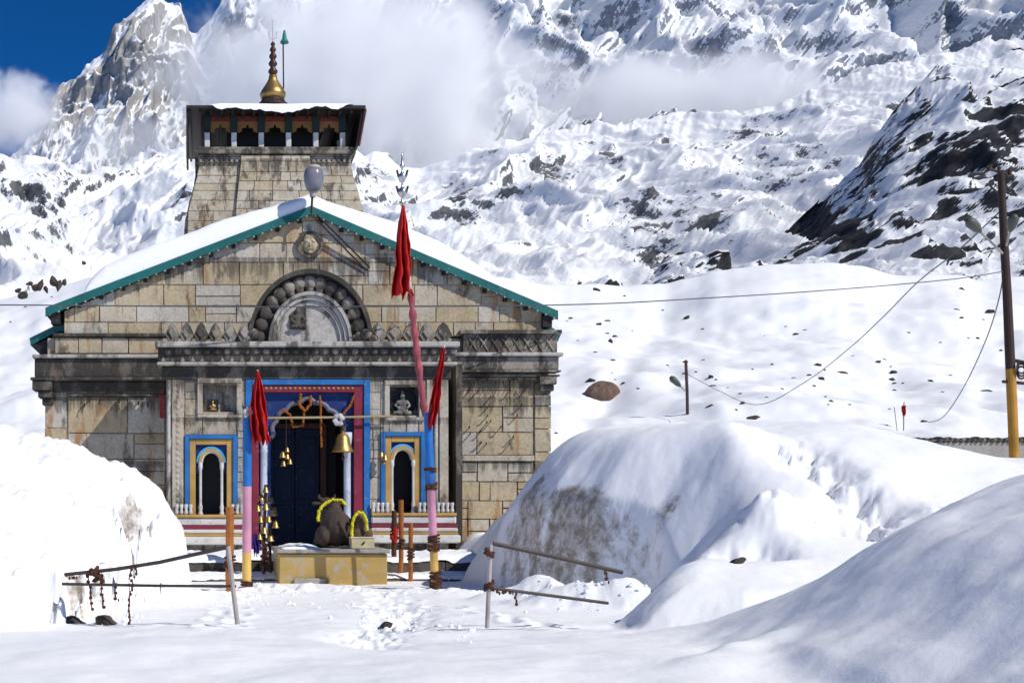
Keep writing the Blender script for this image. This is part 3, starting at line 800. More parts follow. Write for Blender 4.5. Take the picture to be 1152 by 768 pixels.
# horseshoe arch above the porch
AC = (349.0, 384.0)
def apt(rx, ry, th): return (X(AC[0] + rx * math.cos(th), YP), Z(AC[1] - ry * math.sin(th), YP))
def arch_band(mb, ro, ri, y0, y1, tone, n=40):
    out = [apt(ro[0], ro[1], math.pi * i / n) for i in range(n + 1)]
    inn = [apt(ri[0], ri[1], math.pi * i / n) for i in range(n + 1)]
    for i in range(n):
        mb.prism([out[i], out[i + 1], inn[i + 1], inn[i]], y0, y1, tone)
mb = MB()
mb.prism([apt(67, 78, math.pi * i / 40) for i in range(41)], YP + 0.16, YW + 0.1, 0.1)
arch_band(mb, (70, 81), (65.5, 76), YP - 0.10, YP + 0.2, 0.0)
mb.build("arch", M_DARK, temple)
mb = MB()
for i in range(15):
    th = math.pi * (i + 0.35) / 14.7
    x, z = apt(57.5, 67.5, th)
    x2, z2 = apt(51, 60, th)
    mb.ell((x, YP + 0.10, z), (0.165, 0.10, 0.165), None, 12, 8, 0.3 + 0.5 * (i % 2))
    mb.ell((x2, YP + 0.12, z2), (0.095, 0.06, 0.085), None, 10, 6, 0.0)
for s in (-1, 1):
    mb.ell((X(AC[0] + s * 64, YP), YP, Z(376, YP)), (0.16, 0.14, 0.15), None, 12, 8, 0.6)
    mb.ell((X(AC[0] + s * 71, YP), YP, Z(381, YP)), (0.12, 0.12, 0.11), None, 12, 8, 0.6)
mb.build("arch_lobes", M_CARVE, temple, smooth=True)
mb = MB()
arch_band(mb, (47, 56), (43.5, 52), YP - 0.06, YP + 0.2, 0.5)
arch_band(mb, (43, 51.5), (39, 47), YP + 0.00, YP + 0.2, 1.0)
arch_band(mb, (38.5, 46.5), (34, 41.5), YP + 0.06, YP + 0.2, 0.4)
mb.prism([apt(34, 41.5, math.pi * i / 30) for i in range(31)], YP + 0.12, YP + 0.2, 0.9)
mb.build("tympanum", M_LEDGE, temple)
# seated carved figure on the tympanum
def figure(mb, c, s, y=1.0):
    """small seated relief figure of scale s metres"""
    x, Y, z = c
    mb.ell((x, Y, z + 0.18 * s), (0.24 * s, 0.12 * s * y, 0.22 * s))
    mb.ell((x, Y, z + 0.48 * s), (0.17 * s, 0.11 * s * y, 0.24 * s))
    mb.ell((x, Y - 0.03 * s, z + 0.80 * s), (0.11 * s, 0.11 * s * y, 0.13 * s))
    mb.ell((x, Y, z + 0.95 * s), (0.07 * s, 0.07 * s, 0.10 * s))
    for k in (-1, 1):
        mb.tube([(x + k * 0.16 * s, Y, z + 0.60 * s), (x + k * 0.32 * s, Y - 0.04 * s, z + 0.40 * s), (x + k * 0.16 * s, Y - 0.10 * s, z + 0.28 * s)], [0.07 * s, 0.06 * s, 0.05 * s], 8)
        mb.tube([(x + k * 0.10 * s, Y, z + 0.10 * s), (x + k * 0.38 * s, Y - 0.06 * s, z + 0.10 * s), (x + k * 0.05 * s, Y - 0.13 * s, z + 0.06 * s)], [0.10 * s, 0.09 * s, 0.07 * s], 8)
mb = MB(); mb.pbox(326, 345, 345, 370, YP, YP + 0.08, YP + 0.16); figure(mb, (X(335, YP), YP + 0.06, Z(369, YP)), 0.52)
mb.build("relief_figure", M_DARK, temple, remesh=0.02)
mb = MB(); figure(mb, (X(454, YP), YP + 0.16, Z(466, YP)), 0.58)
mb.build("relief_figure", M_LEDGE, temple, remesh=0.018)
mb = MB()
for i in range(32):
    a0, a1 = 2 * math.pi * i / 32, 2 * math.pi * (i + 1) / 32
    c = (454.5, 451)
    mb.prism([(X(c[0] + r * math.cos(a), YP), Z(c[1] - r * math.sin(a), YP)) for r, a in ((16, a0), (16, a1), (14.6, a1), (14.6, a0))], YP + 0.1, YP + 0.31)
mb.prism([(X(454.5 + 14.6 * math.cos(2 * math.pi * i / 24), YP), Z(451 - 14.6 * math.sin(2 * math.pi * i / 24), YP)) for i in range(24)], YP + 0.24, YP + 0.32)
mb.build("niche_roundel", M_BLACK, temple)
mb = MB(); mb.pbox(233, 246, 449, 461, YP, YP + 0.20, YP + 0.31); mb.build("niche_plaque", M_BLACK, temple)
mb = MB(); figure(mb, (X(239.5, YP), YP + 0.19, Z(461, YP)), 0.24); mb.build("relief_figure", M_BRASS, temple, remesh=0.012)
# medallion with a face high on the gable
mb = MB()
cx, cz = X(348.5, YW), Z(275.5, YW)
for r0, r1, y0, t_ in ((0.345, 0.28, 0.09, 0.2), (0.28, 0.22, 0.04, 0.6)):
    for i in range(36):
        a0, a1 = 2 * math.pi * i / 36, 2 * math.pi * (i + 1) / 36
        mb.prism([(cx + r * math.cos(a), cz + r * math.sin(a)) for r, a in ((r0, a0), (r0, a1), (r1, a1), (r1, a0))], YW - y0, YW + 0.05, t_)
med = mb.build("medallion", M_CARVE, temple)
mb = MB()
mb.ell((cx, YW, cz), (0.20, 0.12, 0.25)); mb.ell((cx, YW - 0.11, cz - 0.02), (0.035, 0.06, 0.07))
for k in (-1, 1): mb.ell((cx + k * 0.075, YW - 0.10, cz + 0.075), (0.06, 0.03, 0.03)); mb.ell((cx + k * 0.2, YW, cz), (0.035, 0.05, 0.08))
mb.ell((cx, YW - 0.10, cz - 0.115), (0.075, 0.04, 0.024)); mb.ell((cx, YW - 0.06, cz - 0.2), (0.07, 0.05, 0.05)); mb.ell((cx, YW, cz + 0.2), (0.17, 0.1, 0.1))
mb.build("carved_face", M_ASHLAR, med, remesh=0.014)
for a, b in (((352, 243), (413, 305)), ((356, 241), (416, 301))):
    mb = MB(); mb.tube([P(*a, 31.7), P(*b, YW - 0.04)], 0.022, 6); mb.build("brace", M_WOOD, temple)

# main doorway
dw = MB()
dw.pbox(276, 283, 427, 640, YP, YP - 0.06, YP + 0.25); dw.pbox(409, 416, 427, 640, YP, YP - 0.06, YP + 0.25); dw.pbox(283.2, 408.8, 427, 433, YP, YP - 0.06, YP + 0.25)
doorway = dw.build("doorway", M_BLUE, temple, bevel=0.01)
mb = MB()
mb.pbox(283.2, 291, 433.3, 640, YP, YP - 0.02, YP + 0.3); mb.pbox(398, 408.8, 433.3, 640, YP, YP - 0.02, YP + 0.3); mb.pbox(291.2, 397.8, 433.3, 441, YP, YP - 0.02, YP + 0.3)
mb.build("maroon_frame", M_MAROON, doorway, bevel=0.01)
mb = MB()
for i in range(20):
    p = 294 + i * 5.4
    mb.ell(P(p, 436.5, YP - 0.03), (0.035, 0.02, 0.025), None, 8, 5)
mb.build("frame_studs", M_OCHRE, doorway)
# scalloped arch panel
ap = [(305, 640), (305, 492)]
n = 7
for i in range(n):
    for j in range(5):
        u = (i + j / 5) / n
        a = math.pi * (1 - u)
        bump_ = 2.6 * abs(math.sin(math.pi * j / 5))
        ap.append((346.5 + (41 + bump_ - 2.6) * math.cos(a), 488 - (38 + bump_ - 2.6 + 3.5 * math.exp(-((u - .5) / .06) ** 2)) * math.sin(a)))
ap += [(388, 492), (388, 640)]
left = [(291.2, 441.2), (291.2, 640)] + ap[:len(ap) // 2 + 1] + [(346.5, 441.2)]
right = [(346.5, 441.2)] + ap[len(ap) // 2:] + [(397.8, 640), (397.8, 441.2)]
mb = MB()
for poly in (left, right): mb.prism([(X(p, YP), Z(q, YP)) for p, q in poly], YP + 0.14, YP + 0.30)
mb.build("arch_panel", M_NAVY, doorway)
mb = MB()
mb.tube([(X(p, YP), YP + 0.12, Z(q, YP)) for p, q in ap[1:-1]], 0.062, 8)
mb.build("scalloped_arch", paint_mat("mauve_grey_arch", (0.17, 0.16, 0.21), 0.35, (0.10, 0.09, 0.12)), doorway, smooth=True)
for p in (297, 391):
    mb = MB()
    c = (X(p, YP), YP + 0.06, 0.2); zt = Z(486, YP) - 0.2
    mb.lathe(c, [(0.13, 0), (0.13, 0.35), (0.10, 0.42), (0.10, 0.5), (0.085, 0.6), (0.085, zt - 0.5), (0.10, zt - 0.45), (0.08, zt - 0.4), (0.12, zt - 0.15), (0.12, zt)], 16)
    mb.build("door_column", M_PALEBLUE, doorway, smooth=True)
YD = YP + 2.6
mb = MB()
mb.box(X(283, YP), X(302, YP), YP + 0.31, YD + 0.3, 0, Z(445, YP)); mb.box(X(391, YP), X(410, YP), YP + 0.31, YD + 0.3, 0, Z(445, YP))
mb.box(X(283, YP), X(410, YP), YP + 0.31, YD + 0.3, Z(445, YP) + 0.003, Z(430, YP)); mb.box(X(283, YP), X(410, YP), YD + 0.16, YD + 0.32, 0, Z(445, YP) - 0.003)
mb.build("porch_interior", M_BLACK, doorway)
mb = MB()
for p in (318, 345.5):
    mb.pbox(p - 13.5, p + 13.5, 482, 640, YD, YD, YD + 0.08)
    for q0, q1 in ((492, 520), (526, 562), (568, 600)):
        mb.pbox(p - 10, p + 10, q0, q1, YD, YD - 0.03, YD)
mb.build("door_leaves", paint_mat("dark_navy_door", (0.008, 0.02, 0.075), 0.2), doorway, bevel=0.01)
mb = MB()
mb.pbox(297, 304, 482, 640, YD, YD - 0.08, YD + 0.1); mb.pbox(360, 367, 482, 640, YD, YD - 0.08, YD + 0.1); mb.pbox(297, 367, 476, 481.8, YD, YD - 0.08, YD + 0.1)
mb.build("inner_door_frame", M_BROWN, doorway, bevel=0.01)

# the two painted side niches
def side_niche(o, label):
    p0, p1, q0, q1 = o
    w = p1 - p0; cx = (p0 + p1) / 2
    mb = MB()
    mb.pbox(p0, p0 + 5, q0, q1 - 3, YP, YP - 0.08, YP + 0.2); mb.pbox(p1 - 5, p1, q0, q1 - 3, YP, YP - 0.08, YP + 0.2); mb.pbox(p0 + 5.1, p1 - 5.1, q0, q0 + 4.5, YP, YP - 0.08, YP + 0.2)
    root = mb.build("side_niche", M_LBLUE if False else M_BLUE, temple, bevel=0.008, label=label)
    mb = MB()
    mb.pbox(p0 + 5.2, p0 + 12, q0 + 4.7, q1, YP, YP - 0.03, YP + 0.25); mb.pbox(p1 - 12, p1 - 5.2, q0 + 4.7, q1, YP, YP - 0.03, YP + 0.25); mb.pbox(p0 + 12.1, p1 - 12.1, q0 + 4.7, q0 + 11, YP, YP - 0.03, YP + 0.25)
    mb.build("ochre_frame", M_OCHRE, root, bevel=0.008)
    a0, a1, top = p0 + 12.2, p1 - 12.2, q0 + 11.2
    r = 12.5; ac = q0 + 31
    arc = [(cx + r * math.cos(math.pi * (1 - i / 16)), ac - (r + 1.5) * math.sin(math.pi * (1 - (i / 16)))) for i in range(17)]
    poly = [(a0, top), (a0, ac + 12), (cx - r, ac + 12)] + arc + [(cx + r, ac + 12), (a1, ac + 12), (a1, top)]
    h = len(arc) // 2
    lp = [(a0, top), (a0, ac + 12), (cx - r, ac + 12)] + arc[:h + 1] + [(cx, top)]
    rp = [(cx, top)] + arc[h:] + [(cx + r, ac + 12), (a1, ac + 12), (a1, top)]
    mb = MB()
    for q in (lp, rp): mb.prism([(X(a, YP), Z(b, YP)) for a, b in q], YP + 0.06, YP + 0.2)
    mb.build("spandrel", M_NAVY, root)
    def band(r0, r1, y0, m, nm):
        mb = MB()
        for i in range(20):
            t0, t1 = math.pi * i / 20, math.pi * (i + 1) / 20
            mb.prism([(X(cx + rr * math.cos(t), YP), Z(ac - (rr + 1.5) * math.sin(t), YP)) for rr, t in ((r0, t0), (r0, t1), (r1, t1), (r1, t0))], YP - y0, YP + 0.15)
        mb.build(nm, m, root)
    band(16.5, 13.8, 0.00, M_LBLUE, "blue_arch"); band(13.8, 10.6, 0.04, M_OCHRE, "ochre_arch"); band(10.6, 9.2, 0.02, M_WHITE, "white_arch")
    for sx in (-1, 1):
        mb = MB(); zb = Z(q1, YP); zt = Z(ac, YP) - zb
        mb.lathe((X(cx + sx * 12, YP), YP, zb), [(0.06, 0), (0.06, 0.12), (0.04, 0.16), (0.055, 0.25), (0.035, 0.35), (0.035, zt - 0.2), (0.055, zt - 0.12), (0.05, zt)], 12)
        mb.build("niche_column", M_WHITE, root, smooth=True)
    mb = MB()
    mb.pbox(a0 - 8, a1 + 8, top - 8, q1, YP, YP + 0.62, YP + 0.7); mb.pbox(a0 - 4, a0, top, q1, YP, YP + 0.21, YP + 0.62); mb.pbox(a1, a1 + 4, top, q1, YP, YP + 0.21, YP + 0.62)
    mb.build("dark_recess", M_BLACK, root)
side_niche((208, 267, 489, 582), "blue and ochre niche left of the main doorway")
side_niche((428, 478, 486, 579), "blue and ochre niche right of the main doorway")

# painted plinth and its little balusters
for a, b in ((197, 275), (417, 512)):
    mb = MB()
    q = 588 if a < 300 else 586
    mb.pbox(a, b, q - 6, q + 3, YP, YP - 0.16, YP + 0.02); mb.pbox(a - 1, b + 1, q + 7.2, q + 12, YP, YP - 0.26, YP + 0.02); mb.pbox(a - 2, b + 2, q + 15, q + 24, YP, YP - 0.46, YP + 0.02)
    pl = mb.build("plinth", M_WHITE, temple, bevel=0.03)
    mb = MB(); mb.pbox(a - 1, b + 1, q + 3.2, q + 7, YP, YP - 0.22, YP + 0.02); mb.build("red_band", M_MAROON, pl, bevel=0.01)
    mb = MB(); mb.pbox(a, b, q - 9.5, q - 6.2, YP, YP - 0.20, YP + 0.02); mb.pbox(a - 1, b + 1, q + 12.2, q + 14.8, YP, YP - 0.28, YP + 0.02); mb.build("ochre_band", M_OCHRE, pl, bevel=0.01)
    hs_ = (208, 267) if a < 300 else (428, 478)
    p = a + 2
    while p < b - 2:
        if not (hs_[0] + 8 < p < hs_[1] - 8):
            mb = MB(); mb.lathe((X(p, YP), YP - 0.13, Z(q - 9.6, YP)), [(0.04, 0), (0.05, 0.06), (0.03, 0.12), (0.05, 0.2), (0.045, 0.25)], 8)
            mb.build("baluster", M_WHITE, pl, smooth=True)
        p += 5.2

# roof: timber soffit, teal edge, snow
YR = 31.78
RK = [(51, 346), (350, 231.5), (628, 349.5)]
A_, T_, B_ = [(X(p, YR), Z(q, YR)) for p, q in RK]
def off(pt, dz): return (pt[0], pt[1] + dz)
mb = MB()
mb.prism([off(A_, -0.02), off(T_, -0.02), off(T_, -0.17), off(A_, -0.17)], YR + 0.09, 46); mb.prism([off(T_, -0.02), off(B_, -0.02), off(B_, -0.17), off(T_, -0.17)], YR + 0.09, 46)
for k in range(12):
    for s, e in ((A_, T_), (T_, B_)):
        f = (k + 0.5) / 12
        x = s[0] + (e[0] - s[0]) * f; z = s[1] + (e[1] - s[1]) * f - 0.24
        mb.box(x - 0.05, x + 0.05, YR + 0.10, YW + 0.2, z - 0.06, z + 0.07)
for pt, s in ((A_, 1), (B_, -1)):
    mb.box(pt[0] + s * 0.25 - 0.12, pt[0] + s * 0.25 + 0.12, YR + 0.09, 46, pt[1] - 0.40, pt[1] - 0.12)
roof = mb.build("roof", M_WOOD, temple, bevel=0.006)
mb = MB()
mb.prism([A_, T_, off(T_, -0.21), off(A_, -0.22)], YR, YR + 0.085); mb.prism([T_, B_, off(B_, -0.22), off(T_, -0.21)], YR, YR + 0.085)
mb.build("teal_edge", M_TEAL, roof)
mb = MB()
for s, e in ((A_, T_), (T_, B_)):
    for k in range(30):
        f = (k + 0.5) / 30
        mb.ell((s[0] + (e[0] - s[0]) * f, YR + 0.02, s[1] + (e[1] - s[1]) * f - 0.225), (0.033, 0.03, 0.03), None, 8, 5)
mb.build("edge_studs", M_LEDGE, roof, smooth=True)
for poly in ([(32, 379), (62, 364), (76, 364), (76, 371), (62, 372), (33, 387)], [(606, 364), (622, 366), (634, 374), (630, 383), (620, 374), (606, 372)]):
    mb = MB(); mb.prism([(X(p, YW), Z(q, YW)) for p, q in poly], YW + 0.2, 45)
    mb.build("side_eave", M_TEAL, roof)
mb = MB()
mb.prism([(X(p, YW), Z(q, YW)) for p, q in ((38, 386), (66, 374), (76, 374), (76, 400), (46, 400))], YW + 0.25, 45)
mb.build("side_eave_timber", M_WOOD, roof); mb = MB()
mb.prism([(X(p, YW), Z(q, YW)) for p, q in ((604, 374), (622, 376), (626, 384), (622, 398), (604, 398))], YW + 0.25, 45)
mb.build("side_eave_timber", M_WOOD, roof)
ns, ny = 260, 60
sx = np.linspace(X(94, YR), X(574, YR), ns)[None, :]; sy = np.concatenate([np.linspace(YR + 0.06, YR + 0.7, 24), np.linspace(YR + 0.8, 45.9, ny - 24)])[:, None]
base = np.interp(sx, [A_[0], T_[0], B_[0]], [A_[1], T_[1], B_[1]]) + 0.005
f = (sx - sx.min()) / (sx.max() - sx.min())
th = (0.60 - 0.20 * np.exp(-((sx - T_[0]) / 1.7) ** 2)) * np.clip(f / 0.05, 0, 1) ** 0.45 * np.clip((1 - f) / 0.16, 0, 1) ** 0.6
th = th * (1 + 0.10 * fbm(sx * 0.6, sy * 0.6, 0.0, 3) + 0.02 * fbm(sx * 4, sy * 4, 2.0, 3))
e = np.clip((sy - sy.min()) / 0.30, 0, 1); th = th * np.sqrt(np.clip(1 - (1 - e) ** 2, 0, 1))
e = np.clip((sy.max() - sy) / 0.6, 0, 1); th = th * np.sqrt(np.clip(1 - (1 - e) ** 2, 0, 1))
VV = np.stack(np.broadcast_arrays(sx, sy, base + th), -1)
rs = grid_mesh("roof_snow", VV - np.array(temple.location), {"dirt": np.zeros(VV.shape[:2])}, M_SNOW)
rs.parent = roof
rs.location = (0, 0, 0)

# tower
def tw(px, q, dy=0.0): return (X(px, YT), YT + dy, Z(q, YT))
tcx = X(310, YT)
prof = [(-0.5, 103), (Z(240, YT), 98.5), (Z(215, YT), 93), (Z(190, YT), 86.5), (Z(174, YT), 84.5)]
mb = MB()
hw = lambda p: p * YT / F
def frustum_rows(prof, seed, inset=0.0, x0=-1.0, x1=1.0):
    rd = random.Random(seed)
    zs = [p[0] for p in prof]; ws = [hw(p[1]) for p in prof]
    z = prof[1][0] - 1.0
    cy = YT + hw(93)
    while z < zs[-1] - 0.05:
        h = rd.uniform(0.28, 0.42); zt = min(z + h, zs[-1])
        if zs[-1] - zt < 0.2: zt = zs[-1]
        wa, wb = np.interp(z, zs, ws), np.interp(zt, zs, ws)
        for side in range(4):
            u = x0
            while u < x1 - 0.02:
                du = rd.uniform(0.12, 0.34); u2 = u + du if x1 - u - du > 0.12 else x1
                vs = []
                for zz, w in ((z + 0.008, wa), (zt - 0.008, wb)):
                    for dd in (0.0, 0.25):
                        for uu in (u + 0.003, u2 - 0.003):
                            lx, ly = uu * w, -(w + inset + rd.uniform(-0.008, 0.008)) + dd
                            for _ in range(side): lx, ly = -ly, lx
                            vs.append((tcx + lx, cy + ly, zz))
                mb.add(vs, [(0, 1, 5, 4), (2, 6, 7, 3), (0, 4, 6, 2), (1, 3, 7, 5), (4, 5, 7, 6), (0, 2, 3, 1)], rd.random())
                u = u2
        z = zt
    return cy
tcy = frustum_rows(prof, 3)
for i in range(len(prof) - 1):
    (za, wa), (zb, wb) = prof[i], prof[i + 1]
    wa, wb = hw(wa) - 0.03, hw(wb) - 0.03
    vs = [(tcx + sx_ * w, tcy + sy_ * w, z) for z, w in ((za, wa), (zb, wb)) for sx_, sy_ in ((-1, -1), (1, -1), (1, 1), (-1, 1))]
    mb.add(vs, [(0, 1, 2, 3), (7, 6, 5, 4), (0, 4, 5, 1), (1, 5, 6, 2), (2, 6, 7, 3), (3, 7, 4, 0)], 0.2)
frustum_rows(prof, 9, 0.16, -0.46, 0.46)
tower = mb.build("tower", M_TOWER, temple, bevel=0.012)
def sq(mb, half, z0, z1, tone=0.5): return mb.box(tcx - half, tcx + half, tcy - half, tcy + half, z0, z1, tone)
mb = MB()
sq(mb, hw(86.5), Z(178, YT), Z(174.2, YT), 0.7); sq(mb, hw(91), Z(172, YT), Z(167.5, YT), 0.3); sq(mb, hw(89), Z(167.3, YT), Z(164, YT), 0.6); sq(mb, hw(87.5), Z(174.0, YT), Z(172.2, YT), 0.2)
mb.build("tower_cornice", M_CARVE, tower, bevel=0.02)
mb = MB()
for i in range(30):
    x = tcx - hw(86.5) + (i + 0.5) * hw(173) / 30
    mb.box(x - 0.05, x + 0.05, tcy - hw(88.5), tcy - hw(86), Z(181, YT), Z(178.2, YT), 0.8)
mb.build("tower_dentils", M_CARVE, tower)
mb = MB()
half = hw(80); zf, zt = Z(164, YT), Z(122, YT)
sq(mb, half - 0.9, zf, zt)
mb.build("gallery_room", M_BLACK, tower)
cw = [-77, -46.5, -15.5, 15.5, 46.5, 77]
done_cols = set()
for k, dx in enumerate(cw):
    for (lx, ly) in ((dx, -77), (dx, 77), (-77, dx), (77, dx)):
        if abs(lx) == 77 and abs(ly) == 77 and lx != dx: continue
        if abs(dx) == 77 and (lx, ly) in done_cols: continue
        done_cols.add((lx, ly))
        cx_, cy_ = tcx + hw(lx), tcy + hw(ly)
        mb = MB(); zc = Z(145, YT)
        mb.box(cx_ - 0.125, cx_ + 0.125, cy_ - 0.125, cy_ + 0.125, zf, zf + 0.08); mb.box(cx_ - 0.10, cx_ + 0.10, cy_ - 0.10, cy_ + 0.10, zf + 0.08, zc)
        c_ = mb.build("gallery_column", M_WHITE, tower, bevel=0.02)
        mb = MB(); mb.box(cx_ - 0.13, cx_ + 0.13, cy_ - 0.13, cy_ + 0.13, zc + 0.003, zt)
        # upper half painted green: a mesh of its own beside the white half
        mb.build("green_post", M_DGREEN, tower, bevel=0.02)
def vbox(mb, side, a, b, d0, d1, z0, z1):
    if side == 0: mb.box(tcx + a, tcx + b, tcy - d1, tcy - d0, z0, z1)
    if side == 1: mb.box(tcx + d0, tcx + d1, tcy + a, tcy + b, z0, z1)
    if side == 2: mb.box(tcx + a, tcx + b, tcy + d0, tcy + d1, z0, z1)
    if side == 3: mb.box(tcx - d1, tcx - d0, tcy + a, tcy + b, z0, z1)
for side in range(4):
    mr, mo = MB(), MB()
    for i in range(5):
        a, b = hw(cw[i] + 3.9), hw(cw[i + 1] - 3.9)
        vbox(mr, side, a, b, hw(77) - 0.04, hw(77) + 0.05, Z(132, YT), Z(126, YT))
        n = 9
        for j in range(n):
            u0, u1 = a + (b - a) * j / n, a + (b - a) * (j + 1) / n
            k = abs((j + 0.5) / n - 0.5) * 2
            vbox(mo, side, u0, u1, hw(77) - 0.03, hw(77) + 0.03, Z(136 + 10 * k ** 1.3 + (1.5 if j % 2 else 0), YT), Z(132.1, YT))
    mr.build("red_beam", M_DRED, tower); mo.build("cusped_valance", M_DOCHRE, tower)
# gallery roof
RH = hw(100.5)
ez, rz = Z(124, YT) + 0.0, Z(108, YT)
mb = MB()
sq(mb, RH, ez - 0.02, ez + 0.10)
for k in range(-8, 9):
    x = k * RH / 8.3
    mb.box(tcx + x - 0.05, tcx + x + 0.05, tcy - RH + 0.1, tcy + RH - 0.1, ez - 0.16, ez - 0.021)
vs = [(tcx + sx_ * RH * k, tcy + sy_ * RH * k, z) for z, k in ((ez + 0.10, 1.0), (rz + 0.25, 0.12)) for sx_, sy_ in ((-1, -1), (1, -1), (1, 1), (-1, 1))]
mb.add(vs, [(0, 1, 2, 3), (7, 6, 5, 4), (0, 4, 5, 1), (1, 5, 6, 2), (2, 6, 7, 3), (3, 7, 4, 0)])
for p0, p1, q, ins in ((243, 295, 116.5, 0.75), (295, 340, 116.0, 0.9), (335, 377, 118, 0.55), (296, 334, 113.5, 1.2)):
    mb.box(X(p0, YT), X(p1, YT), tcy - RH + ins, tcy - RH + ins + 0.25, Z(q, YT) - 0.06, Z(q, YT) + 0.04)
troof = mb.build("tower_roof", M_WOOD, tower, bevel=0.01)
for s in (-1, 1):                                             # hanging slatted boards at the sides of the gallery
    mb = MB()
    for k in range(7):
        y0 = tcy - RH + 0.1 + k * (2 * RH - 0.2) / 7
        if s < 0 and k > 1: break
        if s < 0: mb.box(tcx - RH, tcx - RH + 0.07, y0, y0 + (2 * RH - 0.2) / 7 - 0.03, Z(178, YT), ez - 0.022)
        else:
            vs = [(tcx + a, y, z) for y in (y0, y0 + (2 * RH - 0.2) / 7 - 0.03) for a, z in ((RH - 0.02, ez - 0.022), (RH - 0.12, ez - 0.022), (hw(90), Z(166, YT)), (hw(90) + 0.08, Z(166, YT)))]
            mb.add(vs, [(0, 1, 2, 3), (7, 6, 5, 4), (0, 4, 5, 1), (1, 5, 6, 2), (2, 6, 7, 3), (3, 7, 4, 0)])
    mb.build("side_shutter", M_WOOD, tower)
mb = MB()
mb.tube([(tcx + RH + 0.01, tcy - RH + 0.02, ez - 0.03), (tcx + hw(91) + 0.08, tcy - RH + 0.06, Z(166, YT))], 0.035, 6)
mb.build("red_edge_board", M_DRED, tower)
nx, ny = 120, 40
u = np.linspace(-1, 1, nx)[None, :]; w = np.linspace(0, 1, ny)[:, None]
xx = tcx + u * RH * (0.80 - 0.62 * np.clip(w - 0.12, 0, 1)) + 0.25
hang = 0.20 + 0.14 * fbm(u * 3.2, 0 * w + 2.2, 0.4, 3) + 0.03 * fbm(u * 14, 0 * w, 0.4, 2); hang = hang * sstep(0.98, 0.80, np.abs(u + 0.05))
yy = tcy - RH - 0.05 + np.clip(w - 0.12, 0, 1) * RH * 0.95 + 0 * u
zr = ez + 0.10 + np.clip(w - 0.12, 0, 1) * (rz + 0.15 - ez)
th = 0.09 * np.sqrt(np.clip((w - 0.10) / 0.15, 0, 1)) * np.sqrt(np.clip((1 - np.abs(u)) / 0.08, 0, 1)) * (1 + 0.3 * fbm(u * 2, w * 2, 1.0, 3))
zz = np.where(w < 0.12, ez + 0.12 - hang * (1 - w / 0.12), zr + th)
VV = np.stack(np.broadcast_arrays(xx, yy, zz), -1)
s_ = grid_mesh("tower_snow", VV - np.array(temple.location), {"dirt": np.zeros(VV.shape[:2])}, M_SNOW); s_.parent = tower
# gilded finial
fc = (X(307, 48.4), 48.4, Z(121, 48.4)); k = 48.4 / F
mb = MB()
mb.lathe(fc, [(19 * k, 0), (18 * k, 2 * k), (14 * k, 6 * k), (13 * k, 8 * k)], 24)
mb.build("finial_base", M_WOOD, tower, smooth=False)
mb = MB()
mb.lathe(fc, [(12 * k, 8.2 * k), (14.4 * k, 12 * k), (14.6 * k, 15 * k), (12 * k, 20 * k), (8 * k, 26 * k), (5.2 * k, 31 * k), (4.2 * k, 36 * k)], 28)
fin = mb.build("finial", M_BRASS, tower, smooth=True)
mb = MB(); pr_ = []
z = 36.2 * k
for r, h in ((5.4, 9), (5.0, 8.5), (4.4, 8), (3.6, 7), (2.6, 5)):
    pr_ += [(r * 0.55 * k, z), (r * k, z + h * 0.35 * k), (r * 0.95 * k, z + h * 0.55 * k), (r * 0.5 * k, z + h * 0.95 * k)]; z += h * k
mb.lathe(fc, pr_, 20); mb.build("finial_spire", M_DBRASS, tower, smooth=True)
mb = MB(); c = Vector(fc) + Vector((0, 0, z))
mb.tube([c, c + Vector((0, 0, 0.85))], 0.02, 6); mb.tube([c + Vector((-0.16, 0, 0.42)), c + Vector((-0.13, 0, 0.15)), c + Vector((0, 0, 0.08)), c + Vector((0.13, 0, 0.15)), c + Vector((0.16, 0, 0.42))], 0.018, 6)
mb.build("trident", M_WHITE, tower)
mb = MB(); mb.tube([P(319, 100, 48.4), P(318.5, 46, 48.4)], 0.028, 6); mb.build("roof_rod", M_DBRASS, tower)
mb = MB(); c = P(320, 48, 48.4)
mb.lathe(c, [(0.17, -0.02), (0.15, 0.06), (0.09, 0.14), (0.075, 0.30), (0.05, 0.36), (0.05, 0.44), (0.02, 0.48)], 14)
mb.build("rod_cap", paint_mat("green_enamel", (0.01, 0.20, 0.15), 0.1), tower, smooth=True)
# ------------------------------------------------------------------ terrace steps in front of the temple
from mathutils.bvhtree import BVHTree
M_STEP = stone_mat("dark_step_stone", (0.07, 0.065, 0.06), (0.12, 0.11, 0.10), 0.6, 0.1)  # very dark stone for terrace and step
M_RED = cloth_mat("red_flag_cloth", (0.74, 0.035, 0.035))
M_REDOLD = cloth_mat("faded_pink_cloth", (0.58, 0.16, 0.19))
M_PURPLE = cloth_mat("purple_cloth", (0.09, 0.04, 0.35))
M_WHITECLOTH = cloth_mat("white_cloth", (0.8, 0.8, 0.8))
M_PINK = paint_mat("pink_paint", (0.66, 0.30, 0.42), 0.12, (0.7, 0.6, 0.6))
M_PBLUE = paint_mat("pole_blue_paint", (0.02, 0.17, 0.52), 0.1)
M_PYEL = paint_mat("pole_yellow_paint", (0.72, 0.46, 0.12), 0.15)
M_RUST = paint_mat("rusty_iron", (0.085, 0.030, 0.016), 0.45, (0.03, 0.014, 0.010), 0.85, 3.0)
M_ORANGE = paint_mat("orange_rust", (0.36, 0.125, 0.025), 0.7, (0.16, 0.05, 0.02), 0.8, 3.0)
M_GALV = paint_mat("weathered_grey_pipe", (0.42, 0.38, 0.35), 0.35, (0.16, 0.09, 0.05), 0.5, 2.0)
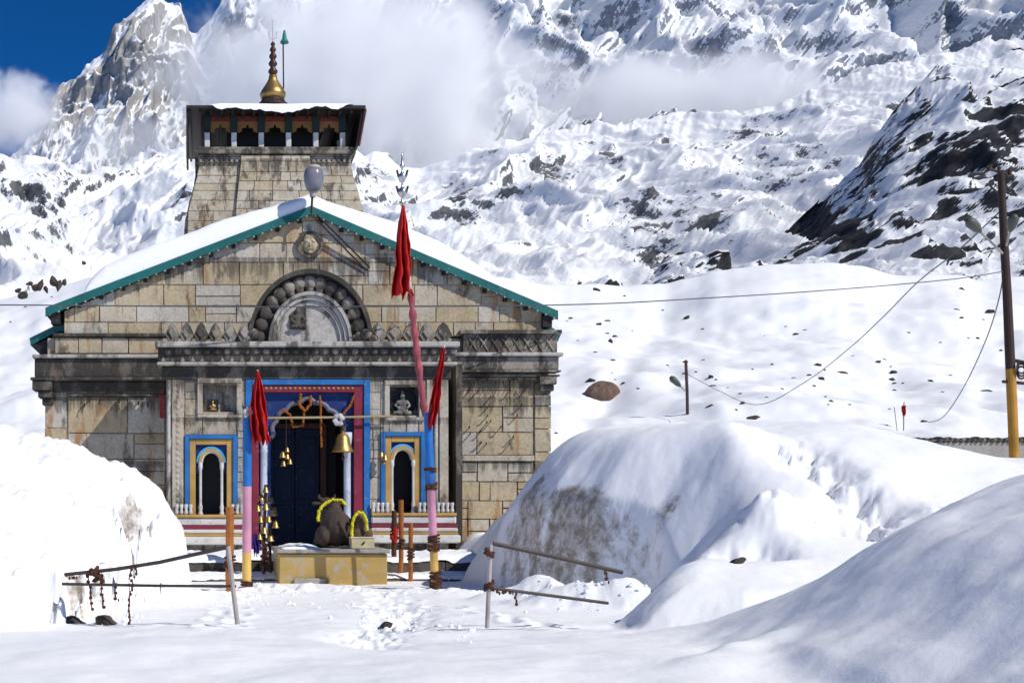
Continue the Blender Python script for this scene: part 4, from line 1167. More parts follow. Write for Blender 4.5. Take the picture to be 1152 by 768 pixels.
M_DPIPE = paint_mat("dark_brown_pipe", (0.07, 0.055, 0.048), 0.35, (0.05, 0.03, 0.02), 0.5, 2.0)
M_STATUE = stone_mat("polished_brown_stone", (0.075, 0.056, 0.047), (0.115, 0.092, 0.077), 0.15, 0.1, 2.0, 0.2)
M_MARI = paint_mat("marigold", (0.34, 0.10, 0.015), 0.2, (0.25, 0.05, 0.01), 0.9, 3)
M_YGAR = paint_mat("yellow_garland", (0.72, 0.66, 0.03), 0.25, (0.35, 0.38, 0.03), 0.9, 4)
M_BOULDER = stone_mat("dark_boulder", (0.045, 0.04, 0.037), (0.09, 0.075, 0.065), 0.4, 0.2, 0.6, 0.6)
M_BOULDER2 = stone_mat("reddish_boulder", (0.13, 0.085, 0.07), (0.17, 0.12, 0.10), 0.45, 0.25, 0.6, 0.6)
M_LAMPGLASS = paint_mat("frosted_lamp_glass", (0.20, 0.20, 0.225), 0.35, (0.18, 0.17, 0.18), 0.2)
M_TAR = paint_mat("tarred_wood", (0.05, 0.032, 0.026), 0.3, (0.12, 0.06, 0.03), 0.8)
M_POLEY = paint_mat("yellow_pole_paint", (0.48, 0.24, 0.035), 0.25, (0.2, 0.1, 0.03), 0.7)
M_WIRE = paint_mat("black_cable", (0.10, 0.10, 0.11), 0.1)

def steps(name, x0, x1, y0, y1, z0, z1):
    mb = MB(); rd = random.Random(int(y0 * 10)); x = x0
    while x < x1:
        w = rd.uniform(0.6, 1.4); mb.box(x + 0.006, min(x + w, x1), y0 + rd.uniform(0, 0.03), y1, z0, z1 + rd.uniform(-0.01, 0.01), rd.random()); x += w
    return tag(mb.build(name, M_STEP, None, bevel=0.02), kind="structure")
steps("terrace", X(188, 26), X(575, 26), 26.0, 30.28, -0.4, 0.46)
steps("terrace_step", X(186, 25), X(580, 25), 24.9, 25.985, -0.4, 0.15)
def snow_sheet(name, x0, x1, y0, y1, zb, th, seed, hole=None):
    nx, ny = 220, 50
    xx = np.linspace(x0, x1, nx)[None, :]; yy = np.linspace(y0, y1, ny)[:, None]
    wob = 0.10 * fbm(xx * 0.9 + seed, 0 * yy, 1.0, 4)
    e = np.clip((yy - y0 + wob * 0.6) / 0.35, 0, 1)
    h = zb - 0.03 + (th * np.sqrt(np.clip(1 - (1 - e) ** 2, 0, 1))) * (1 + 0.5 * fbm(xx * 0.7, yy * 0.9, seed, 4)) + 0.02 * fbm(xx * 4, yy * 4, seed, 4)
    V = np.stack(np.broadcast_arrays(xx, yy, h), -1)
    tag(grid_mesh(name, V, {"dirt": np.zeros(V.shape[:2])}, M_SNOW), kind="structure")
snow_sheet("terrace_snow", X(190, 26), X(574, 26), 26.0, 30.27, 0.46, 0.14, 1.3)
snow_sheet("step_snow", X(187, 25), X(579, 25), 24.92, 25.98, 0.15, 0.12, 5.1)

# ------------------------------------------------------------------ bull statue on its platform
YB = 24.0
pt = empty("statue_platform", (X(375, YB), YB, 0), "low yellow washed plinth under the stone bull", "plinth")
mb = MB()
rd = random.Random(2)
mb.pbox(314, 436, 622.5, 690, YB, YB + 0.03, YB + 2.2)
mb.build("body", M_YELLOW, pt, bevel=0.02)
mb = MB(); mb.pbox(311, 439, 617.5, 622, YB, YB - 0.04, YB + 2.25); mb.build("coping", M_CONC, pt, bevel=0.015)
mb = MB(); mb.pbox(330, 366, 650, 664, YB, YB - 0.05, YB + 0.02); mb.build("patch", M_CONC, pt, bevel=0.02)
mb = MB(); zt = Z(617.5, YB)
xx = np.linspace(X(318, YB), X(362, YB), 60)[None, :]; yy = np.linspace(YB + 0.05, YB + 1.9, 40)[:, None]
ee = np.minimum(np.minimum(xx - xx.min(), xx.max() - xx), np.minimum(yy - yy.min(), yy.max() - yy))
hh = zt - 0.01 + 0.09 * np.sqrt(np.clip(ee / 0.3, 0, 1)) * (1 + 0.5 * fbm(xx * 2, yy * 2, 3.0, 3))
VV = np.stack(np.broadcast_arrays(xx, yy, hh), -1) - np.array(pt.location)
sc_ = grid_mesh("snow_cap", VV, {"dirt": np.zeros(VV.shape[:2])}, M_SNOW); sc_.parent = pt
bc = P(376, 616, 25.1); bz = zt
def bp(x, y, z): return (bc.x + 0.06 + x * 1.15, 25.1 + y, bz + z * 1.04)
mb = MB()
mb.ell(bp(0, 0.0, 0.36), (0.34, 0.46, 0.36)); mb.ell(bp(0, 0.55, 0.44), (0.30, 0.50, 0.36)); mb.ell(bp(0.02, 0.75, 0.70), (0.16, 0.24, 0.22))
for k in (-1, 1):
    mb.ell(bp(k * 0.25, -0.05, 0.22), (0.17, 0.38, 0.23)); mb.ell(bp(k * 0.30, 0.15, 0.09), (0.12, 0.36, 0.10)); mb.ell(bp(k * 0.26, 0.95, 0.10), (0.10, 0.30, 0.10))
mb.tube([bp(-0.02, 0.8, 0.55), bp(-0.05, 1.05, 0.72), bp(-0.08, 1.2, 0.80)], [0.26, 0.20, 0.16], 12)
mb.ell(bp(-0.08, 1.28, 0.86), (0.14, 0.19, 0.14)); mb.ell(bp(-0.08, 1.50, 0.79), (0.10, 0.16, 0.09))
for k in (-1, 1):
    mb.tube([bp(-0.08 + k * 0.09, 1.2, 0.94), bp(-0.08 + k * 0.15, 1.18, 0.99), bp(-0.08 + k * 0.14, 1.2, 1.06)], [0.045, 0.035, 0.02], 8)
    mb.ell(bp(-0.08 + k * 0.2, 1.2, 0.86), (0.10, 0.04, 0.05))
mb.tube([bp(0, -0.42, 0.52), bp(0.06, -0.47, 0.36), bp(0.14, -0.44, 0.20), bp(0.24, -0.38, 0.10)], [0.045, 0.04, 0.035, 0.04], 8)
bull = mb.build("bull_statue", M_STATUE, None, remesh=0.022)
tag(bull, "brown stone bull sitting on the yellow plinth and facing the doorway", "statue")
def garland(name, pts, r, mat, label, sub=8):
    """string of flower heads along a polyline"""
    mb = MB(); pts = [Vector(p) for p in pts]; rd = random.Random(len(pts))
    for a, b in zip(pts[:-1], pts[1:]):
        n = max(1, int((b - a).length / (r * 1.15)))
        for i in range(n):
            q = a.lerp(b, i / n) + Vector([rd.uniform(-0.2, 0.2) * r for _ in range(3)])
            mb.ell(q, (r, r, r * rd.uniform(0.75, 1.1)), None, 8, 5)
    return tag(mb.build(name, mat, None, smooth=True), label, "garland")
garland("garland", [bp(-0.30, 0.42, 0.52), bp(-0.28, 0.50, 0.70), bp(-0.18, 0.62, 0.84), bp(-0.02, 0.66, 0.93), bp(0.14, 0.66, 0.92), bp(0.24, 0.68, 0.80)], 0.040, M_YGAR, "yellow flower garland lying round the neck of the stone bull")
# small offering box with a carved stone behind it
bx = P(407, 617, 24.35)
mb = MB(); mb.box(bx.x - 0.225, bx.x + 0.225, 24.2, 24.55, bz + 0.004, bz + 0.20)
ob = mb.build("offering_box", paint_mat("cream_paint", (0.62, 0.55, 0.33), 0.25), None, bevel=0.012)
tag(ob, "small cream box on the front edge of the yellow plinth", "box")
mb = MB(); mb.prism([(bx.x - 0.02, bz + 0.06), (bx.x + 0.03, bz + 0.10), (bx.x + 0.05, bz + 0.15), (bx.x + 0.01, bz + 0.14), (bx.x - 0.03, bz + 0.09)], 24.196, 24.21); mb.build("dark_mark", M_BLACK, ob)
mb = MB(); mb.box(bx.x - 0.24, bx.x + 0.24, 24.19, 24.56, bz + 0.203, bz + 0.23); mb.build("lid", paint_mat("cream_lid", (0.66, 0.60, 0.42), 0.2), ob, bevel=0.01)
mb = MB(); cx_ = X(405, 24.8)
mb.ell((cx_, 24.8, bz + 0.22), (0.22, 0.16, 0.24)); mb.ell((cx_, 24.8, bz + 0.52), (0.16, 0.14, 0.26)); mb.ell((cx_ + 0.16, 24.72, bz + 0.25), (0.09, 0.09, 0.16))
mb.ell((cx_ + 0.18, 24.7, bz + 0.12), (0.10, 0.10, 0.12))
tag(mb.build("carved_stone", stone_mat("ruddy_stone", (0.14, 0.09, 0.065), (0.22, 0.15, 0.11), 0.3, 0.3, 2), None, remesh=0.02), "upright carved stone standing behind the small cream box", "stone")
garland("garland", [P(396, 604, 24.6), P(396, 592, 24.6), P(398, 582, 24.6), P(403, 576, 24.6), P(408, 577, 24.6), P(412, 584, 24.6), P(413.5, 598, 24.6)], 0.036, M_YGAR, "yellow flower garland looped over the upright carved stone")

# ------------------------------------------------------------------ flags and poles
def drape(name, rows, Y, mat, parent, folds=3, amp=0.10, nu=26):
    pys = [r[0] for r in rows]
    n = 40; V = []
    for j in range(n + 1):
        q = pys[0] + (pys[-1] - pys[0]) * j / n
        l = np.interp(q, pys, [r[1] for r in rows]); r_ = np.interp(q, pys, [r[2] for r in rows])
        w = (r_ - l) * Y / F
        for i in range(nu + 1):
            u = i / nu
            a = min(amp, w * 0.45)
            dy = a * math.sin(u * folds * 2 * math.pi + 0.8 * math.sin(j * 0.16)) + 0.3 * a * math.sin(u * folds * 5 + j * 0.2)
            hem = (2.0 * math.sin(u * folds * 2 * math.pi + 1.0) + 2.5 * math.sin(u * 23.0 + folds)) * (j / n) ** 6
            dy += a * 0.5 * float(perlin(u * 5.0 + folds, j * 0.22, 3.3)); l_ = (r_ - l) * 0.10 * float(perlin(u * 3.0, j * 0.17, folds * 7.0))
            V.append((X(l + (r_ - l) * u + l_, Y), Y + dy, Z(q + hem, Y)))
    mb = MB()
    mb.add(V, [(j * (nu + 1) + i, j * (nu + 1) + i + 1, (j + 1) * (nu + 1) + i + 1, (j + 1) * (nu + 1) + i) for j in range(n) for i in range(nu)])
    o = mb.build(name, mat, parent, smooth=True)
    m = o.modifiers.new("s", 'SOLIDIFY'); m.thickness = 0.012
    return o
def wrap(mb, c, r, h, n=5, seed=0):
    """turns of rusty chain or cord round a pole"""
    rd = random.Random(seed)
    for i in range(n):
        z = c[2] + h * (i + 0.5) / n
        ti = rd.uniform(-0.04, 0.04)
        pts = [(c[0] + (r + rd.uniform(0, 0.02)) * math.cos(a), c[1] + (r + rd.uniform(0, 0.02)) * math.sin(a), z + ti * math.cos(a) + rd.uniform(-0.01, 0.01)) for a in [2 * math.pi * k / 12 for k in range(13)]]
        mb.tube(pts, 0.019, 6)
Y1 = 22.0
g0 = gz(X(278, Y1), Y1)
fp = empty("flag_pole", (X(278, Y1), Y1, g0), "thick pole in blue, pink and yellow bands with a red flag left of the doorway", "flagpole")
r1 = 0.082
mb = MB(); mb.tube([P(278.3, 470, Y1), P(278, 547, Y1)], r1, 18); mb.build("blue_band", M_PBLUE, fp, smooth=False)
mb = MB(); mb.tube([P(278, 547, Y1), P(277.6, 621, Y1)], r1 - 0.001, 18); mb.build("pink_band", M_PINK, fp)
mb = MB(); mb.tube([P(277.6, 621, Y1), P(277.4, 690, Y1)], r1 - 0.002, 18); mb.build("yellow_band", M_PYEL, fp)
mb = MB(); wrap(mb, P(277.6, 672, Y1), r1 + 0.008, 0.30, 7, 3); mb.build("chain", M_RUST, fp)
mb = MB(); mb.tube([P(279, 475, Y1 + 0.04), P(285, 445, Y1 + 0.06), P(290, 416, Y1 + 0.08)], 0.016, 6); mb.build("stick", M_WHITE, fp)
mb = MB()
for k in range(6): mb.ell(P(276 + 1.2 * k, 463 + 4 * math.sin(k * 1.3), Y1 - 0.06), (0.05, 0.04, 0.05), None, 8, 5)
mb.build("white_knot", M_WHITECLOTH, fp, smooth=True)
drape("flag", [(417, 289.3, 290.6), (440, 285, 296), (458, 282, 299), (470, 281, 300.5), (484, 283.5, 302), (497, 287.5, 303.5)], Y1 - 0.10, M_RED, fp, 2.5, 0.13)

Y2 = 22.4
g0 = gz(X(490, Y2), Y2)
fp2 = empty("flag_pole", (X(490, Y2), Y2, g0), "leaning blue, pink and yellow banded pole right of the doorway with a furled red flag", "flagpole")
def lean(q): return 481.5 + (490 - 481.5) * (q - 470) / (668 - 470)
def seg(q0, q1, r, m, nm):
    mb = MB(); mb.tube([P(lean(q0), q0, Y2), P(lean(q1), q1, Y2)], r, 16); return mb.build(nm, m, fp2)
seg(464, 545, 0.074, M_PBLUE, "blue_band"); seg(545, 612, 0.073, M_PINK, "pink_band"); seg(612, 690, 0.072, M_PYEL, "yellow_band")
for q, h, n, s in ((551, 0.12, 3, 5), (530, 0.07, 2, 8)):
    mb = MB(); wrap(mb, P(lean(q), q, Y2), 0.084, h, n, s); mb.build("strap", M_RUST, fp2)
mb = MB(); wrap(mb, P(lean(620), 620, Y2), 0.085, 0.30, 7, 9); mb.build("chain", M_RUST, fp2)
mb = MB(); wrap(mb, P(lean(668), 668, Y2), 0.088, 0.42, 9, 12); mb.build("chain", M_RUST, fp2)
mb = MB(); mb.tube([P(481, 480, Y2 - 0.05), P(500, 389, Y2 - 0.02)], 0.018, 6); mb.build("stick", M_WHITE, fp2)
drape("flag", [(391, 498, 500.5), (410, 494, 499.5), (430, 489, 497), (450, 484, 495), (468, 481.5, 491), (479, 482.5, 489)], Y2 - 0.12, M_RED, fp2, 2, 0.08)

Y3 = 22.9
g0 = gz(X(489, Y3), Y3)
fp3 = empty("flag_pole", (X(489, Y3), Y3, g0), "tallest thin pole wrapped in faded pink cloth with silver topped red flag", "flagpole")
shaft = [P(488, 680, Y3), P(484, 560, Y3), P(479.5, 480, Y3), P(472, 420, Y3), P(466, 370, Y3), P(460, 310, Y3), P(453, 228, Y3)]
mb = MB(); mb.tube(shaft, 0.030, 8); mb.build("shaft", M_WHITE, fp3, smooth=True)
mb = MB(); pts = []; rad = []
rd = random.Random(4)
for i in range(40):
    q = 330 + (468 - 330) * i / 39
    pts.append(P(float(np.interp(q, [310, 370, 420, 480], [460, 466, 472, 479.5])), q, Y3)); rad.append(0.060 + 0.014 * math.sin(i * 1.1) + rd.uniform(-0.006, 0.006))
mb.tube(pts, rad, 10); mb.build("wrapped_cloth", M_REDOLD, fp3, smooth=True)
drape("flag", [(231, 452.3, 455), (250, 449, 458), (275, 446, 461), (300, 443, 463), (320, 440.5, 464.5), (333, 441, 465)], Y3 - 0.12, M_RED, fp3, 2.5, 0.14)
mb = MB(); k = Y3 / F; c = P(452.5, 232, Y3)
pf = [(1.2, 0), (2.6, 2), (3.6, 4), (1.2, 6), (1.0, 9), (3.0, 11), (5.2, 14), (5.4, 18), (3.2, 19.5), (1.2, 22), (1.0, 26), (3.2, 28), (4.8, 32), (4.9, 35), (2.4, 37), (1.0, 39), (1.0, 42), (2.8, 44), (3.0, 46), (1.0, 48), (1.4, 52), (0.9, 58), (0.2, 61)]
mb.lathe(c, [(r * k, z * k) for r, z in pf], 16)
mb.build("finial", paint_mat("silver_metal", (0.55, 0.55, 0.56), 0.3, (0.06, 0.06, 0.07), 0.3, 1, 0.9), fp3, smooth=True)
mb = MB()
for (q, w) in ((215, 6.5), (197, 6.0)):
    for s in (-1, 1):
        b = P(452.5, q + 3, Y3); mb.tube([b, b + Vector((s * w * k * 0.7, 0, 0.02)), b + Vector((s * w * k, 0, 0.14))], 0.02, 6)
mb.build("prongs", M_DBRASS, fp3)

# rusty posts
def post(px, q0, q1, Y, r, mat, label, red=False, name="iron_post", seed=1):
    t = empty(name, P(px, q1, Y), label, "post")
    mb = MB(); rd = random.Random(seed); n = 7
    mb.tube([P(px + rd.uniform(-.4, .4), q0 + (q1 + 14 - q0) * i / n, Y) for i in range(n + 1)], [r * rd.uniform(0.9, 1.12) for _ in range(n + 1)], 8)
    mb.build("shaft", mat, t)
    mb = MB(); wrap(mb, P(px, q0 + (q1 - q0) * 0.72, Y), r + 0.008, 0.25, 4, seed); mb.build("chain", M_RUST, t)
    if red: 
        mb = MB()
        for i in range(8): mb.ell(P(px + rd.uniform(-2.5, 2.5), q0 + (q1 - q0) * (0.5 + 0.35 * i / 8), Y - r), (0.055, 0.04, 0.06), None, 8, 5)
        mb.build("red_cloth", M_RED, t, smooth=True)
    return t
post(443.5, 574, 616, 26.3, 0.055, M_RUST, "short rusty post knotted with red cloth right of the stone bull", True, seed=3)
post(451, 562, 640, 25.4, 0.050, M_ORANGE, "taller of two bare rusty posts between the yellow plinth and banded pole", seed=5)
post(462, 588, 645, 24.8, 0.045, M_ORANGE, "shorter orange rusty post closest to the leaning banded pole", seed=6)
post(258.5, 570, 668, 21.5, 0.070, M_ORANGE, "orange rusty post close beside the left banded pole", seed=8)
# stand hung with little brass bells
YS = 25.2
bs = empty("bell_stand", P(297, 650, YS), "dark stand hung with many small brass bells left of doorway", "bell stand")
mb = MB(); mb.tube([P(296, 672, YS), P(297, 600, YS), P(299, 545, YS)], 0.035, 8); mb.tube([P(305, 672, YS + 0.1), P(303, 590, YS + 0.1)], 0.03, 8)
mb.tube([P(289, 566, YS), P(311, 572, YS)], 0.018, 6); mb.tube([P(290, 588, YS), P(312, 586, YS)], 0.018, 6)
mb.build("frame", M_DBRASS, bs)
def bell_mesh(mb, c, r):
    mb.lathe(c, [(r * 1.05, -r * 1.7), (r * 0.98, -r * 1.6), (r * 0.74, -r * 1.1), (r * 0.62, -r * 0.5), (r * 0.5, -r * 0.2), (r * 0.2, -0.02 * r), (r * 0.12, r * 0.25)], 14)
rd = random.Random(17)
for i, (p, q, r) in enumerate(((299, 547, .075), (294, 556, .07), (304, 558, .08), (290, 568, .075), (299, 566, .08), (308, 572, .085), (293, 580, .08), (302, 580, .075), (310, 586, .08), (297, 592, .085), (304, 600, .09), (292, 600, .07))):
    mb = MB(); bell_mesh(mb, P(p, q, YS - 0.08 + rd.uniform(-.08, .08)), r); mb.build("bell", M_BRASS, bs, smooth=True)
mb = MB()
for i in range(10): mb.tube([P(296 + rd.uniform(-6, 8), 596 + i * 4, YS - 0.03), P(296 + rd.uniform(-6, 8), 602 + i * 4, YS - 0.05)], 0.03, 6)
mb.build("chain", M_RUST, bs)
drape("purple_cloth", [(600, 285, 289), (612, 284, 292), (622, 286, 291)], YS - 0.1, M_PURPLE, bs, 2, 0.05)

# rod, bells and garlands at the doorway
YK = 30.30
mb = MB(); mb.tube([P(300, 470, YK), P(380, 469.3, YK), P(442, 468, YK)], 0.028, 8)
tag(mb.build("rod", paint_mat("bamboo", (0.42, 0.33, 0.17), 0.2), None), "thin tan rod laid across the main doorway", "rod")
lb = empty("bell", P(385.5, 480, YK - 0.05), "large brass bell hanging under the right end of the doorway rod", "bell")
mb = MB(); bell_mesh(mb, P(385.5, 487, YK - 0.05), 0.27); mb.build("body", M_BRASS, lb, smooth=True)
mb = MB(); mb.tube([P(385.5, 470, YK - 0.05), P(385.5, 484, YK - 0.05)], 0.045, 8); mb.tube([P(380, 478, YK - 0.05), P(391, 478, YK - 0.05)], 0.03, 6); mb.build("hanger", M_DBRASS, lb)
mb = MB(); mb.tube([P(385.5, 500, YK - 0.05), P(385.8, 514, YK - 0.05)], 0.02, 6); mb.ell(P(385.8, 515, YK - 0.05), (0.045, 0.045, 0.06)); mb.build("clapper", M_DBRASS, lb, smooth=True)
mb = MB(); c = P(381, 472, YK - 0.08)
for a in (0.3, 1.2, 2.2, 3.4, 4.2, 5.2): mb.ell(c + Vector((0.09 * math.cos(a), -0.02, 0.11 * math.sin(a))), (0.075, 0.04, 0.06), None, 10, 6)
tag(mb.build("cloth_knot", M_WHITECLOTH, None, remesh=0.016), "white cloth knot tied on the doorway rod beside the large bell", "cloth")
sb_ = empty("bell", P(321, 505, YK), "cluster of small brass bells hanging in the left half of doorway", "bell")
for p, q, r in ((318, 508, .085), (323, 510, .08), (326, 516, .075), (319, 518, .08), (323, 503, .07)):
    mb = MB(); bell_mesh(mb, P(p, q, YK + rd.uniform(-.06, .06)), r); mb.build("cup", M_BRASS, sb_, smooth=True)
mb = MB(); mb.tube([P(322, 470, YK), P(322, 512, YK)], 0.012, 6); mb.build("chain", M_DBRASS, sb_)
eb = empty("bell", P(431, 500, YK), "small copper bell cluster hanging beside the right side niche", "bell")
for p, q, r in ((429, 508, .08), (433, 511, .085), (431, 516, .07)):
    mb = MB(); bell_mesh(mb, P(p, q, YK - 0.03 + rd.uniform(-.04, .04)), r); mb.build("cup", M_BRASS, eb, smooth=True)
mb = MB(); mb.tube([P(431, 468.5, YK), P(431, 514, YK)], 0.012, 6); mb.build("chain", M_DBRASS, eb)
garland("garland", [P(338, 444, YP - 0.02), P(337, 456, YP - 0.06), P(343, 462, YP - 0.08), P(349, 455, YP - 0.06), P(350, 444, YP - 0.02)], 0.04, M_MARI, "looped marigold garland at the peak of the scalloped door arch")
garland("garland", [P(360, 446, YP - 0.02), P(361, 470, YP - 0.05), P(361.5, 496, YP - 0.05), P(362, 504, YP - 0.05)], 0.032, M_MARI, "straight marigold string hanging right of the arch peak")
garland("garland", [P(318, 461, YP - 0.05), P(326, 466, YP - 0.06), P(330, 480, YP - 0.06), P(341, 478, YP - 0.06), P(342, 462, YP - 0.05)], 0.032, M_MARI, "drooping marigold string over the left part of the doorway rod")
garland("garland", [P(398, 446, YP - 0.05), P(394, 456, YP - 0.06), P(387, 464, YP - 0.07), P(384, 474, YP - 0.08)], 0.036, M_MARI, "marigold string on the right shoulder of the door arch")

# lamp on the gable peak
lp = empty("lamp", P(351, 232, 31.4), "round grey lamp on a short stem at the roof peak", "lamp")
k = 31.4 / F; c = P(353, 216, 31.4)
mb = MB(); mb.tube([P(350.5, 240, 31.4), P(351.5, 216, 31.4)], 0.03, 8); mb.build("stem", M_DBRASS, lp)
mb = MB(); mb.lathe(P(352, 222, 31.4), [(3.2 * k, 0), (3.8 * k, 2 * k), (3.6 * k, 8 * k), (5.5 * k, 10 * k)], 16); mb.build("collar", M_GALV, lp)
mb = MB(); mb.lathe(c, [(5.0 * k, 0), (8.5 * k, 3 * k), (11 * k, 10 * k), (11.6 * k, 17 * k), (10.2 * k, 24 * k), (6.5 * k, 29 * k), (1 * k, 30.5 * k)], 24); mb.build("globe", M_LAMPGLASS, lp, smooth=True)
mb = MB(); mb.lathe(c, [(9.9 * k, 25.2 * k), (6.6 * k, 29.4 * k), (1 * k, 31.2 * k)], 24); mb.build("cap", M_GALV, lp, smooth=True)

# ------------------------------------------------------------------ railings
def chain(mb, pts, r=0.012, seed=0):
    rd = random.Random(seed); pts = [Vector(p) for p in pts]
    L = []
    for a, b in zip(pts[:-1], pts[1:]):
        n = max(1, int((b - a).length / 0.030))
        L += [a.lerp(b, i / n) for i in range(n)]
    for i, p in enumerate(L):
        o = rd.uniform(-0.008, 0.008)
        s = 0.019 if i % 2 else 0.010
        mb.ell(p + Vector((o, 0, 0)), (s * rd.uniform(.8, 1.4), 0.029 - s, 0.022), None, 7, 5)
ra = empty("railing", P(268, 708, 14), "broken railing on the left with rusty chains hanging from its pipes", "railing")
mb = MB(); mb.tube([P(256.5, 614, 14), P(262, 660, 14), P(268.5, 712, 14)], 0.027, 10); mb.build("post", M_GALV, ra)
mb = MB(); mb.tube([P(257, 615, 14), P(225, 622, 14.1), P(180, 632, 14.25), P(130, 640, 14.4), P(73, 646, 14.6)], 0.022, 10); mb.build("top_rail", M_DPIPE, ra)
mb = MB(); mb.tube([P(265.5, 659, 14), P(180, 658.5, 14.2), P(70, 656.5, 14.6)], 0.017, 10); mb.build("lower_rail", M_DPIPE, ra)
for pts, s in (([P(148, 637, 14.3), P(146, 650, 14.3), P(150, 658, 14.25), P(146, 668, 14.3), P(145, 690, 14.3), P(146, 704, 14.3)], 1), ([P(153, 636, 14.3), P(153, 645, 14.28), P(149, 652, 14.28)], 2),
               ([P(98, 645, 14.5), P(101, 660, 14.5), P(102, 675, 14.5), P(104, 688, 14.5)], 3), ([P(112, 644, 14.45), P(114, 658, 14.42), P(115, 672, 14.45), P(117, 686, 14.45)], 4),
               ([P(97, 646, 14.48), P(104, 644, 14.42), P(112, 650, 14.42), P(121, 656, 14.42)], 5), ([P(130, 657, 14.4), P(130, 673, 14.4), P(136, 676, 14.4)], 6), ([P(75, 647, 14.58), P(78, 650, 14.55), P(90, 649, 14.55)], 7)):
    mb = MB(); chain(mb, pts, seed=s); mb.build("chain", M_RUST, ra)
mb = MB(); wrap(mb, P(106, 646, 14.5), 0.035, 0.05, 5, 4); wrap(mb, P(110, 652, 14.5), 0.035, 0.05, 5, 5); mb.build("cord_bundle", M_RUST, ra)
rb = empty("railing", P(549, 700, 13.6), "broken railing on the right whose dark pipes slope down into shade", "railing")
mb = MB(); mb.tube([P(552, 612, 13.6), P(550, 660, 13.6), P(548, 706, 13.6)], 0.025, 10); mb.build("post", M_GALV, rb)
mb = MB(); mb.tube([P(555, 611, 13.6), P(620, 625, 13.7), P(700, 643.5, 13.9)], 0.024, 10); mb.build("top_rail", M_DPIPE, rb)
mb = MB(); mb.tube([P(552, 661, 13.6), P(600, 667, 13.75), P(684, 678, 14.0)], 0.018, 10); mb.build("lower_rail", M_DPIPE, rb)
for pts, s in (([P(556, 663, 13.58), P(562, 667, 13.58), P(570, 665, 13.58), P(580, 668, 13.6)], 1), ([P(580, 668, 13.62), P(581, 683, 13.62)], 2), ([P(681, 641, 13.85), P(683, 651, 13.85), P(687, 658, 13.85)], 3)):
    mb = MB(); chain(mb, pts, seed=s); mb.build("chain", M_RUST, rb)
for q, s in ((658, 3), (622, 4)):
    mb = MB(); wrap(mb, P(550.3, q + 3, 13.6), 0.03, 0.05, 3, s); mb.build("binding", M_RUST, rb)

# ------------------------------------------------------------------ things on the hillside
nr, nc = V_HILL.shape[:2]
bvh = BVHTree.FromPolygons(V_HILL.reshape(-1, 3).tolist(), [(r * nc + c, r * nc + c + 1, (r + 1) * nc + c + 1, (r + 1) * nc + c) for r in range(nr - 1) for c in range(nc - 1)])
def on_hill(px, py):
    d = (P(px, py, 1.0) - Vector((0, 0, EYE))).normalized()
    h = bvh.ray_cast(Vector((0, 0, EYE)), d)
    return h[0] if h[0] is not None else P(px, py, 120)
def rock_mesh(seed, mat, name="rock", ncut=9):
    bm = bmesh.new(); bmesh.ops.create_icosphere(bm, subdivisions=3, radius=0.5)
    rd = random.Random(seed)
    cuts = [(Vector((rd.uniform(-1, 1), rd.uniform(-1, 1), rd.uniform(-1, 1))).normalized(), rd.uniform(0.26, 0.42)) for _ in range(ncut)]
    for v in bm.verts:
        for d_, k_ in cuts:                                      # flat broken faces
            s_ = v.co.dot(d_)
            if s_ > k_: v.co -= d_ * (s_ - k_)
        v.co *= 1.25
        c = v.co * 1.7
        n = float(fbm(c.x + seed * 3.1, c.y, c.z, 4, 0.55)); q = float(perlin(c.x * .8 + seed, c.y * .8, c.z * .8))
        v.co = v.co * (1 + 0.16 * n + 0.06 * q)
        v.co.z *= 0.72
    me = bpy.data.meshes.new(name); bm.to_mesh(me); bm.free(); me.materials.append(mat)
    me.attributes.new("tone", 'FLOAT', 'POINT').data.foreach_set("value", np.full(len(me.vertices), 0.4, np.float32))
    return me
RM = [rock_mesh(i + 1, M_BOULDER) for i in range(5)]
def rock(px, py, w, label, group, flat=1.0, rot=0, mesh=None):
    p = on_hill(px, py); s = 1.25 * w * p.y / F
    o = bpy.data.objects.new("rock" if mesh is None else "boulder", mesh or RM[int(px * 7 + py) % 5]); COL.objects.link(o)
    o.location = p - Vector((0, 0, s * 0.12)); o.scale = (s, s * random.uniform(.6, 1), s * flat * random.uniform(.7, 1.1)); o.rotation_euler = (0, R(rot), random.uniform(0, 6))
    tag(o, label, "rock" if mesh is None else "boulder", group)
    return o
bm_ = rock_mesh(12, M_BOULDER2, "boulder", 5)
b = rock(676, 445, 29, "big reddish brown boulder alone on the snow right of the temple", None, 1.0, -12, bm_); b.rotation_euler = (0, R(-8), 0.4); b.scale.z = b.scale.x * 1.05; b.location.z += b.scale.x * 0.12
g1 = [(670, 326, 9, -20), (643, 358, 6), (638, 361, 3), (674, 365, 7), (682, 361, 6), (683, 375, 4), (686, 384, 8, -35), (693, 379, 7, -35), (670, 396, 4), (689, 405, 5), (688, 419, 4), (664, 428, 12, -10), (701, 431, 5, 20), (692, 427, 3), (718, 437, 4), (650, 383, 3), (711, 372, 3), (626, 487, 5), (702, 333, 3), (652, 318, 4)]
g2 = [(772, 358, 7, 35), (745, 349, 3), (791, 405, 5), (783, 418, 3), (751, 411, 4), (800, 424, 8, 20), (805, 427, 5, 20), (803, 434, 8), (818, 436, 3), (833, 443, 4, 30), (799, 456, 7), (828, 461, 4), (835, 454, 6, 45), (792, 476, 10, 20), (801, 477, 6, 50), (810, 482, 6), (848, 470, 12, 10), (846, 415, 4), (869, 410, 4), (896, 376, 6, 20), (906, 371, 4), (884, 367, 3), (860, 378, 3), (893, 425, 4), (880, 437, 3), (862, 447, 4), (791, 370, 3)]
